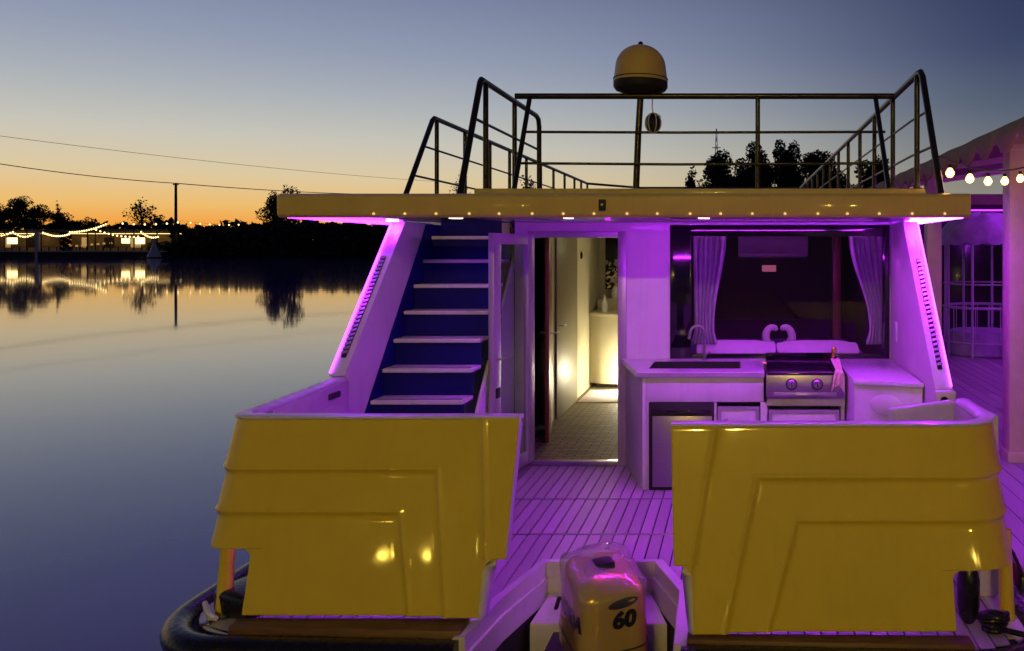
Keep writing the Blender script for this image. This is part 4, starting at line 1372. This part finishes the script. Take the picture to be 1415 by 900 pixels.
# white cage seat and things further along the jetty
gz = thing('cage_seat', 'round white metal garden cage with cloth roof and low railing', 'gazebo', (4.30, 14.0, 0))
GR = .66
for k in range(8):
    a = 2 * math.pi * (k + .3) / 8
    MB().tube([(4.30 + GR * math.cos(a), 14 + GR * math.sin(a), .008), (4.30 + GR * math.cos(a), 14 + GR * math.sin(a), 2.02)], .024, 8).build('pole', 'gazebo', gz, smooth=50)
for z, r_ in ((.25, .016), (.85, .024), (1.25, .012), (2.02, .022)):
    MB().tube([(4.30 + GR * math.cos(2 * math.pi * k / 40), 14 + GR * math.sin(2 * math.pi * k / 40), z) for k in range(40)], r_, 8, closed=True).build('ring', 'gazebo', gz, smooth=60)
for k in range(20):
    a = 2 * math.pi * (k + .5) / 20
    MB().tube([(4.30 + GR * math.cos(a), 14 + GR * math.sin(a), .25), (4.30 + GR * math.cos(a), 14 + GR * math.sin(a), .85)], .009, 6).build('spindle', 'gazebo', gz, smooth=50)
MB().grid(lambda u, v: (4.30 + (GR + .08) * math.cos(2 * math.pi * u) * math.cos(v * 1.5) ** .8, 14 + (GR + .08) * math.sin(2 * math.pi * u) * math.cos(v * 1.5) ** .8, 2.03 + .46 * math.sin(v * 1.5) + .012 * math.sin(u * 2 * math.pi * 10)), 60, 14, wrap=True).build('cloth_roof', 'gazebo_cloth', gz, smooth=70, fix=False)
MB().grid(lambda u, v: (4.30 + (GR + .085) * math.cos(2 * math.pi * u), 14 + (GR + .085) * math.sin(2 * math.pi * u), 2.04 - v * (.07 + .05 * abs(math.sin(u * math.pi * 14)))), 140, 4, wrap=True).build('fringe', 'gazebo_cloth', gz, smooth=70, fix=False)
bs = MB().lathe([(0, .0), (.55, .0), (.58, .03), (.58, .38), (.55, .42), (0, .42)], (4.30, 14, .01), 32).build('seat', 'gazebo_cloth', gz, smooth=40)
bw = thing('jetty_house', 'dark low building closing off the far end of the jetty', 'building', (5.5, 16.6, 0))
MB().box(2.3, 9.1, 16.2, 17.6, .01, 2.75).build('wall', 'dark_wall', bw)
MB().box(2.1, 9.1, 15.9, 17.8, 2.751, 2.95).build('eaves', 'awning', bw, bevel=.01)
MB().box(4.2, 5.4, 16.16, 16.198, .02, 2.1).build('door', 'dark_door', bw, bevel=.006)
MB().box(5.50, 5.54, 4.0, 15.0, 3.24, 3.26).build('led_strip', 'added_jetty_glow', aw)  # added out of view to put purple light on the jetty floor
js = MB().box(2.4, 9.0, 16.10, 16.13, 2.62, 2.65).build('led_strip', 'led_dim', bw)
tag(MB().box(9.0, 9.18, 0, 18, -.02, 3.6).build('jetty_side_wall', 'dark_wall'), 'tall dark wall along the landward side of the jetty', 'wall')

# ------------------------------------------------------------------ far shore
SY = 188.0
rs = thing('floating_restaurant', 'low lit floating restaurant with warm walls and open railings on the far shore', 'restaurant', (-155, SY + 5, WATER))


def px(x_): return (x_ - 1020) * SY / 1100


for a, c in ((-60, 41), (52, 232)):
    MB().box(px(a), px(c), SY, SY + 12, WATER - .2, WATER + 1.35).build('platform', 'shore_dark', rs)
    MB().box(px(a) + .2, px(c) - .2, SY - .05, SY - .005, WATER + 1.36, WATER + 1.62).build('edge_board', 'shore_white', rs)
    MB().box(px(a) + .5, px(c) - .8, SY + 9, SY + 9.4, WATER + 1.36, WATER + 6.1).build('back_wall', 'shore_wall', rs)
    MB().hexa([(px(a) + .2, SY + 4, WATER + 6.3), (px(c) - .5, SY + 4, WATER + 6.3), (px(c) - .5, SY + 12, WATER + 5.9), (px(a) + .2, SY + 12, WATER + 5.9)],
              [(px(a) + .2, SY + 4, WATER + 6.6), (px(c) - .5, SY + 4, WATER + 6.6), (px(c) - .5, SY + 12, WATER + 6.9), (px(a) + .2, SY + 12, WATER + 6.9)]).build('roof', 'shore_dark', rs)
    MB().box(px(a) + 1, px(c) - 2, SY + 7.2, SY + 7.5, WATER + 5.75, WATER + 5.85).build('added_wall_glow', 'far_warm', rs)  # glow added under the roof to brighten the back wall
    nx_ = int((c - a) / 11)
    for k in range(nx_ + 1):
        x_ = lerp(px(a) + .5, px(c) - 1, k / nx_)
        MB().box(x_ - .09, x_ + .09, SY + .3, SY + .5, WATER + 1.36, WATER + (6.2 if k % 3 == 0 else 2.6)).build('post', 'shore_dark', rs)
    MB().box(px(a) + .5, px(c) - 1, SY + .36, SY + .44, WATER + 2.5, WATER + 2.6).build('hand_rail', 'shore_dark', rs)
    k = 0
    x_ = px(a) + 3
    while x_ < px(c) - 8:
        w_ = random.uniform(1.2, 2.6)
        MB().box(x_, x_ + w_, SY + 8.93, SY + 8.99, WATER + 2.4, WATER + 4.9).build('window', 'shore_dark' if k % 2 else 'far_soft', rs)
        x_ += w_ + random.uniform(2.5, 5); k += 1
MB().box(px(47), px(51), SY + .2, SY + .9, WATER - .3, WATER + 6.2).build('mooring_pile', 'shore_white', rs)

LA = 'glowing box lanterns of the far restaurant'
for xx, zz, s_, lab in ((9, 4.0, .75, 'bright box lantern near the white pile of the far restaurant'), (167, 4.0, .6, 'smaller bright box lantern on the far restaurant terrace'), (187, 4.0, .75, 'larger bright box lantern on the far restaurant terrace')):
    ln = thing('box_lantern', lab, 'lantern', (px(xx), SY + 1.2, WATER + zz))
    MB().box(px(xx) - s_, px(xx) + s_, SY + .9, SY + 2.1, WATER + zz - s_, WATER + zz + s_).build('glass_box', 'far_warm', ln, bevel=.08)
    MB().prism([(px(xx) - s_ - .12, WATER + zz + s_), (px(xx) + s_ + .12, WATER + zz + s_), (px(xx), WATER + zz + s_ + .6)], 'y', SY + .85, SY + 2.15).build('cap', 'shore_dark', ln)
    MB().tube([(px(xx), SY + 1.5, WATER + zz + s_ + .5), (px(xx), SY + 1.5, WATER + 6.4)], .05, 6).build('hanger', 'wire', ln)


def far_string(x0, x1, z0, z1, sag, n_, lab, r_=.19):
    festoon([(px(x0), SY + .4, WATER + z0), (px(x1), SY + .4, WATER + z1)], max(6, int(n_ * .62)), sag, lab, r_, 'far_warm', .03, .2)


far_string(-14, 14, 5.6, 6.2, .5, 12, 'short bulb string left of the white pile at the far restaurant eaves')
far_string(14, 45, 6.5, 5.8, 1.0, 16, 'bulb string ending at the white pile of the far restaurant')
far_string(56, 95, 6.2, 5.8, .7, 22, 'dense bulb string just past the white pile of the far restaurant')
far_string(93, 146, 6.2, 8.2, .5, 26, 'bulb string climbing to the mast of the far restaurant')
far_string(128, 192, 7.0, 5.2, .7, 18, 'spaced bulb string running above the lanterns of the far restaurant')
far_string(192, 218, 6.5, 5.2, .8, 16, 'last bulb string at the end of the far restaurant')
far_string(160, 252, 8.4, 8.7, .5, 9, 'high sparse bulb string beyond the end of the far restaurant', .2)
far_string(255, 335, 8.6, 8.0, .3, 7, 'thin faint bulb string along the dark wooded shore', .16)
mast_x = px(127)
tag(tube('flag_mast', [(mast_x, SY + 1, WATER + 1.35), (mast_x, SY + 1, WATER + 9)], [.12, .08], 'shore_dark', None, 8), 'dark slim mast holding bulb strings at the far restaurant', 'mast')
for k in range(7):
    x_ = px(92 + k * 8 + random.uniform(-2, 2))
    pt = thing('table_lamp', 'small dim table lamp on the far restaurant terrace', 'lamp', (x_, SY + 2.5, WATER + 1.35), 'table lamps on the far terrace')
    MB().tube([(x_, SY + 2.5, WATER + 1.35), (x_, SY + 2.5, WATER + 2.6 + .12 * k)], .06, 6).build('stem', 'shore_dark', pt)
    MB().lathe([(0, 0), (.3, 0), (.2, .45), (0, .45)], (x_, SY + 2.5, WATER + 2.55 + .12 * k), 10).build('shade', 'far_soft', pt)

tn = thing('folded_parasol', 'white folded parasol and ball standing at the end of the far restaurant', 'parasol', (px(226), SY - 1, WATER))
MB().lathe([(0, 0), (1.5, 0), (1.0, 1.2), (.45, 2.6), (.1, 4.4), (0, 4.4)], (px(226), SY - 3, WATER + .2), 12).build('cover', 'shore_white', tn, smooth=60)
MB().lathe([(0, -.4), (3.2, -.4), (3.2, .2), (0, .2)], (px(228), SY - 3, WATER), 14).build('raft', 'shore_dark', tn)

# trees
def tree(name, lab, x_, y_, h, rx, n_, leaf, m='leaf_dark', zb=None, dens=1.0, tall=.55, grp=None):
    zb = bank_z(x_, y_) if zb is None else zb
    t_ = thing(name, lab, 'tree', (x_, y_, zb), grp)
    rnd = random.Random(hash((int(x_ * 10), int(y_ * 10))) & 0xffff)
    tb_ = MB()
    lean = rnd.uniform(-.05, .05) * h
    tr = h * .022 + .06
    tb_.tube([(x_, y_, zb - .3), (x_ + lean * .3, y_, zb + h * .3), (x_ + lean * .7, y_, zb + h * .6), (x_ + lean, y_, zb + h * .9)], [tr, tr * .8, tr * .5, tr * .12], 8)
    tips = []
    nb = 11
    for k in range(nb):
        a = 2 * math.pi * k / nb * 1.9 + rnd.uniform(-.5, .5)
        z0 = zb + h * lerp(1 - tall * 1.15, .8, k / nb)
        f_ = lerp(1, .45, abs(k / nb - .35) * 1.2)
        L_ = rx * rnd.uniform(.65, 1.05) * f_
        z1 = z0 + h * rnd.uniform(.08, .24)
        b0 = Vector((x_ + lean * (z0 - zb) / h, y_, z0)); b1 = Vector((x_ + L_ * math.cos(a), y_ + L_ * math.sin(a), z1))
        mid = b0.lerp(b1, .5) + Vector((0, 0, h * .03))
        tb_.tube([b0, mid, b1], [tr * .42, tr * .26, tr * .08], 6)
        tips += [(b1, .34), (mid, .28)]
    tips.append((Vector((x_ + lean, y_, zb + h * .93)), .36))
    tips.append((Vector((x_ + lean, y_, zb + h * .75)), .4))
    tb_.build('trunk', 'bark', t_, smooth=60)
    cr = MB()
    for k in range(n_):
        c, rr = tips[k % len(tips)]
        while True:
            p = Vector((rnd.uniform(-1, 1), rnd.uniform(-1, 1), rnd.uniform(-1, 1)))
            if p.length < 1: break
        p = c + Vector((p.x * rx * rr * 1.15, p.y * rx * rr * 1.15, p.z * h * tall * rr * .62))
        u = Vector((rnd.uniform(-1, 1), rnd.uniform(-1, 1), rnd.uniform(-1, 1))).normalized()
        v = u.cross(Vector((rnd.uniform(-1, 1), rnd.uniform(-1, 1), rnd.uniform(-1, 1)))).normalized()
        s_ = leaf * rnd.uniform(.5, 1.25)
        cr.add([p - u * s_, p - u * s_ * .1 + v * s_ * .55, p + u * s_, p + u * s_ * .1 - v * s_ * .5], [(0, 1, 2, 3)])
    cr.build('crown', m, t_, fix=False)
    return t_


def wx(p_, y_): return (p_ - 1020) * y_ / 1100


def hz(py_, y_): return (343 - py_) * y_ / 1100 + EYE     # height at which a far thing meets a sight line


def tree_at(name, lab, p_, top, y_, wpx, n_, leaf, **kw):
    x_ = wx(p_, y_)
    zb = bank_z(x_, y_)
    return tree(name, lab, x_, y_, (hz(top, y_) - zb) * 1.0, wpx * y_ / 1100, n_, leaf, zb=zb, **kw)


tree_at('broad_tree', 'broad dark tree behind the far restaurant, west of the white pile', 36, 274, 225, 26, 5200, .34)
tree_at('broad_tree', 'dark tree at the very edge of the view behind the box lantern', -2, 284, 222, 22, 4000, .34)
tree_at('round_tree', 'low round dark tree behind the dense bulb string', 88, 296, 228, 24, 3600, .34)
tree_at('small_tree', 'small bushy tree between the dense bulb string and the mast', 128, 305, 226, 18, 1200, .4)
tree_at('slim_tree', 'slim spiky dark tree top rising above the dense bulb string', 82, 282, 232, 5, 260, .32)
tree_at('feathery_tree', 'open feathery tree with loose twigs beside the utility pole', 197, 276, 224, 19, 620, .40, m='leaf_brown')
tree_at('low_tree', 'low spreading tree on the pole side of the feathery tree', 222, 299, 230, 14, 700, .38, m='leaf_brown')
tree_at('shore_tree', 'rounded dark tree at the water under the roof corner of the houseboat', 383, 272, 205, 20, 3400, .33)
tree_at('shore_tree', 'ragged brownish tree beside the roof corner tree', 404, 262, 212, 16, 900, .4, m='leaf_brown')
tree_at('twiggy_tree', 'twiggy bare tree seen above the roof beside the stair rails', 640, 240, 150, 24, 420, .22, m='leaf_brown')
tree_at('dark_tree', 'dark round tree top seen above the roof between the stair rails', 735, 247, 160, 18, 1100, .3)
tree_at('dark_tree', 'large dark tree behind the roof beneath the lattice mast', 1000, 214, 120, 34, 9000, .32)
tree_at('dark_tree', 'dark tree filling the middle of the clump behind the roof rail', 1045, 214, 128, 30, 9000, .32)
tree_at('tall_tree', 'tallest tree of the clump with a lopsided crown behind the roof rail', 1090, 203, 124, 24, 9000, .32)
tree_at('dark_tree', 'dark tree at the awning end of the clump behind the roof rail', 1135, 216, 122, 34, 9000, .32)
tree_at('small_tree', 'small thin tree leading the clump behind the roof rail', 958, 236, 126, 15, 1500, .34)
tree_at('jetty_tree', 'dark tree standing behind the jetty house', 1215, 228, 118, 36, 9000, .32)

# wooded shoreline that reads as one dark mass
bs_ = MB()
rnd = random.Random(3)
for k in range(19000):
    p_ = rnd.uniform(205, 640) if k < 15000 else rnd.uniform(640, 1500)
    y_ = rnd.uniform(187, 208)
    x_ = wx(p_, y_)
    hmax = 7.2 + 1.4 * noise.noise((p_ * .03, 0, 0)) + .8 * noise.noise((p_ * .13, 4, 0))
    if p_ < 236: hmax *= .5
    if 330 < p_ < 560: hmax *= 1.15
    z_ = WATER + rnd.random() ** .75 * hmax * smoothstep(186.5, 193, y_ + .8)
    u = Vector((rnd.uniform(-1, 1), rnd.uniform(-1, 1), rnd.uniform(-1, 1))).normalized()
    v = u.cross(Vector((rnd.uniform(-1, 1), rnd.uniform(-1, 1), rnd.uniform(-1, 1)))).normalized()
    s_ = rnd.uniform(.4, 1.0)
    c = Vector((x_, y_, z_))
    bs_.add([c - u * s_, c + v * s_ * .6, c + u * s_, c - v * s_ * .6], [(0, 1, 2, 3)])
o = bs_.build('shoreline_bushes', 'leaf_dark', fix=False)
tag(o, 'dark unlit bushes along the far shore', 'bushes', kind='stuff')
bs_ = MB()
for k in range(9000):
    p_ = rnd.uniform(-120, 1500)
    y_ = rnd.uniform(240, 262)
    x_ = wx(p_, y_)
    hmax = 9.0 + 2.0 * noise.noise((p_ * .02, 7, 0)) + 1.2 * noise.noise((p_ * .1, 9, 0))
    z_ = WATER + .8 + rnd.random() ** .7 * hmax
    u = Vector((rnd.uniform(-1, 1), rnd.uniform(-1, 1), rnd.uniform(-1, 1))).normalized()
    v = u.cross(Vector((rnd.uniform(-1, 1), rnd.uniform(-1, 1), rnd.uniform(-1, 1)))).normalized()
    s_ = rnd.uniform(.6, 1.4)
    c = Vector((x_, y_, z_))
    bs_.add([c - u * s_, c + v * s_ * .6, c + u * s_, c - v * s_ * .6], [(0, 1, 2, 3)])
o = bs_.build('distant_wood', 'leaf_dark', fix=False)
tag(o, 'distant dark belt of trees along the horizon', 'wood', kind='stuff')

# utility pole, wires, lattice mast
PY = 250.0
px_, ptop = wx(243, PY), hz(253, PY)
up_ = thing('utility_pole', 'tall wooden utility pole on the far shore', 'utility pole', (px_, PY, bank_z(px_, PY)))
MB().tube([(px_, PY, bank_z(px_, PY) - .5), (px_, PY, ptop)], [.5, .36], 10).build('pole', 'pole_wood', up_, smooth=50)
MB().box(px_ - .9, px_ + .9, PY - .12, PY + .12, ptop - .7, ptop - .45).build('crossarm', 'pole_wood', up_)
for s_ in (-.7, .7):
    MB().lathe([(0, 0), (.12, 0), (.16, .12), (.08, .3), (0, .3)], (px_ + s_, PY, ptop - .45), 8).build('insulator', 'shore_white', up_)


def wire(A, B, sag, r_, lab):
    A, B = Vector(A), Vector(B)
    pts = [A.lerp(B, k / 40) - Vector((0, 0, sag * (1 - (2 * k / 40 - 1) ** 2))) for k in range(41)]
    tag(tube('power_line', pts, r_, 'wire', None, 6), lab, 'power line')


wire((wx(-120, 205), 205, hz(206, 205)), (px_, PY, ptop - .1), 1.2, .13, 'power line sloping down to the utility pole from the open sky')
wire((px_, PY, ptop - .1), (wx(600, 420), 420, hz(268, 420)), 1.5, .15, 'power line running from the utility pole toward the houseboat roof')
wire((wx(-120, 300), 300, hz(172, 300)), (wx(620, 520), 520, hz(252, 520)), 2.5, .10, 'thin upper power line crossing the sky above the utility pole')
TY = 420.0
tx = wx(990, TY)
zt, zb = hz(178, TY), bank_z(tx, TY)
tw = thing('lattice_mast', 'slender steel lattice mast rising behind the tree clump', 'mast', (tx, TY, zb))
lm = MB()
for sx in (-1, 1):
    for sy in (-1, 1):
        lm.tube([(tx + sx * 3.2, TY + sy * 3.2, zb), (tx + sx * .9, TY + sy * .9, lerp(zb, zt, .7)), (tx + sx * .12, TY + sy * .12, zt)], .17, 6)
lm.build('leg', 'tower_steel', tw)['kind'] = 'stuff'
lb = MB()
nb = 16
for k in range(nb):
    z0, z1 = lerp(zb, zt, k / nb), lerp(zb, zt, (k + 1) / nb)
    w0 = lerp(3.2, .9, (k / nb) / .7) if k / nb < .7 else lerp(.9, .12, (k / nb - .7) / .3)
    w1 = lerp(3.2, .9, ((k + 1) / nb) / .7) if (k + 1) / nb < .7 else lerp(.9, .12, ((k + 1) / nb - .7) / .3)
    for s_ in (-1, 1):
        lb.tube([(tx - w0, TY + s_ * w0, z0), (tx + w1, TY + s_ * w1, z1)], .09, 5); lb.tube([(tx + w0, TY + s_ * w0, z0), (tx - w1, TY + s_ * w1, z1)], .09, 5)
lb.build('bracing', 'tower_steel', tw)['kind'] = 'stuff'
for f_ in (.62, .74, .84):
    z = lerp(zb, zt, f_)
    MB().box(tx - 3.2 * (1.1 - f_) - 1.4, tx + 3.2 * (1.1 - f_) + 1.4, TY - .2, TY + .2, z, z + .4).build('crossarm', 'tower_steel', tw)

# ------------------------------------------------------------------ quay behind the viewer, with its lamps
q = MB().box(-22, 1.55, -30, -1.2, -2, -.02).build('quay', 'concrete')
q['kind'] = 'structure'


def quay_lamp(x_, y_, h, glow_scale, lab, base=0.0):
    t_ = thing('quay_lamp', lab, 'lamp post', (x_, y_, base))
    MB().lathe([(0, 0), (.16, 0), (.16, .05), (.08, .12), (.05, .4), (.045, h - .5), (.05, h - .45), (0, h - .45)], (x_, y_, base), 16).build('post', 'rail', t_, smooth=40)
    MB().tube([(x_ - .55, y_, base + h - .5), (x_ - .3, y_, base + h - .42), (x_, y_, base + h - .5), (x_ + .3, y_, base + h - .42), (x_ + .55, y_, base + h - .5)], .025, 8).build('arm', 'rail', t_, smooth=50)
    for s_ in (-.55, .55):
        r_ = .10
        MB().lathe([(0.001, -r_)] + [(r_ * math.cos(a), r_ * math.sin(a)) for a in [math.pi * (k / 12 - .5) for k in range(1, 12)]] + [(.001, r_)], (x_ + s_, y_, base + h - .33), 20).build('globe', glow_scale, t_, smooth=60)


emis('quay_glow_a', (1.0, .70, .09), 120)
emis('quay_glow_b', (1.0, .70, .11), 260)
emis('quay_glow_c', (1.0, .70, .09), 2900)
quay_lamp(-.6, -13.5, 7.6, 'quay_glow_c', 'tall twin globe lamp post in the middle of the quay', -.02)
quay_lamp(-8.0, -12.2, 3.3, 'quay_glow_a', 'twin globe lamp post on the quay wall end', -.02)
quay_lamp(6.2, -11.8, 3.2, 'quay_glow_b', 'twin globe lamp post standing on the jetty boards', .008)
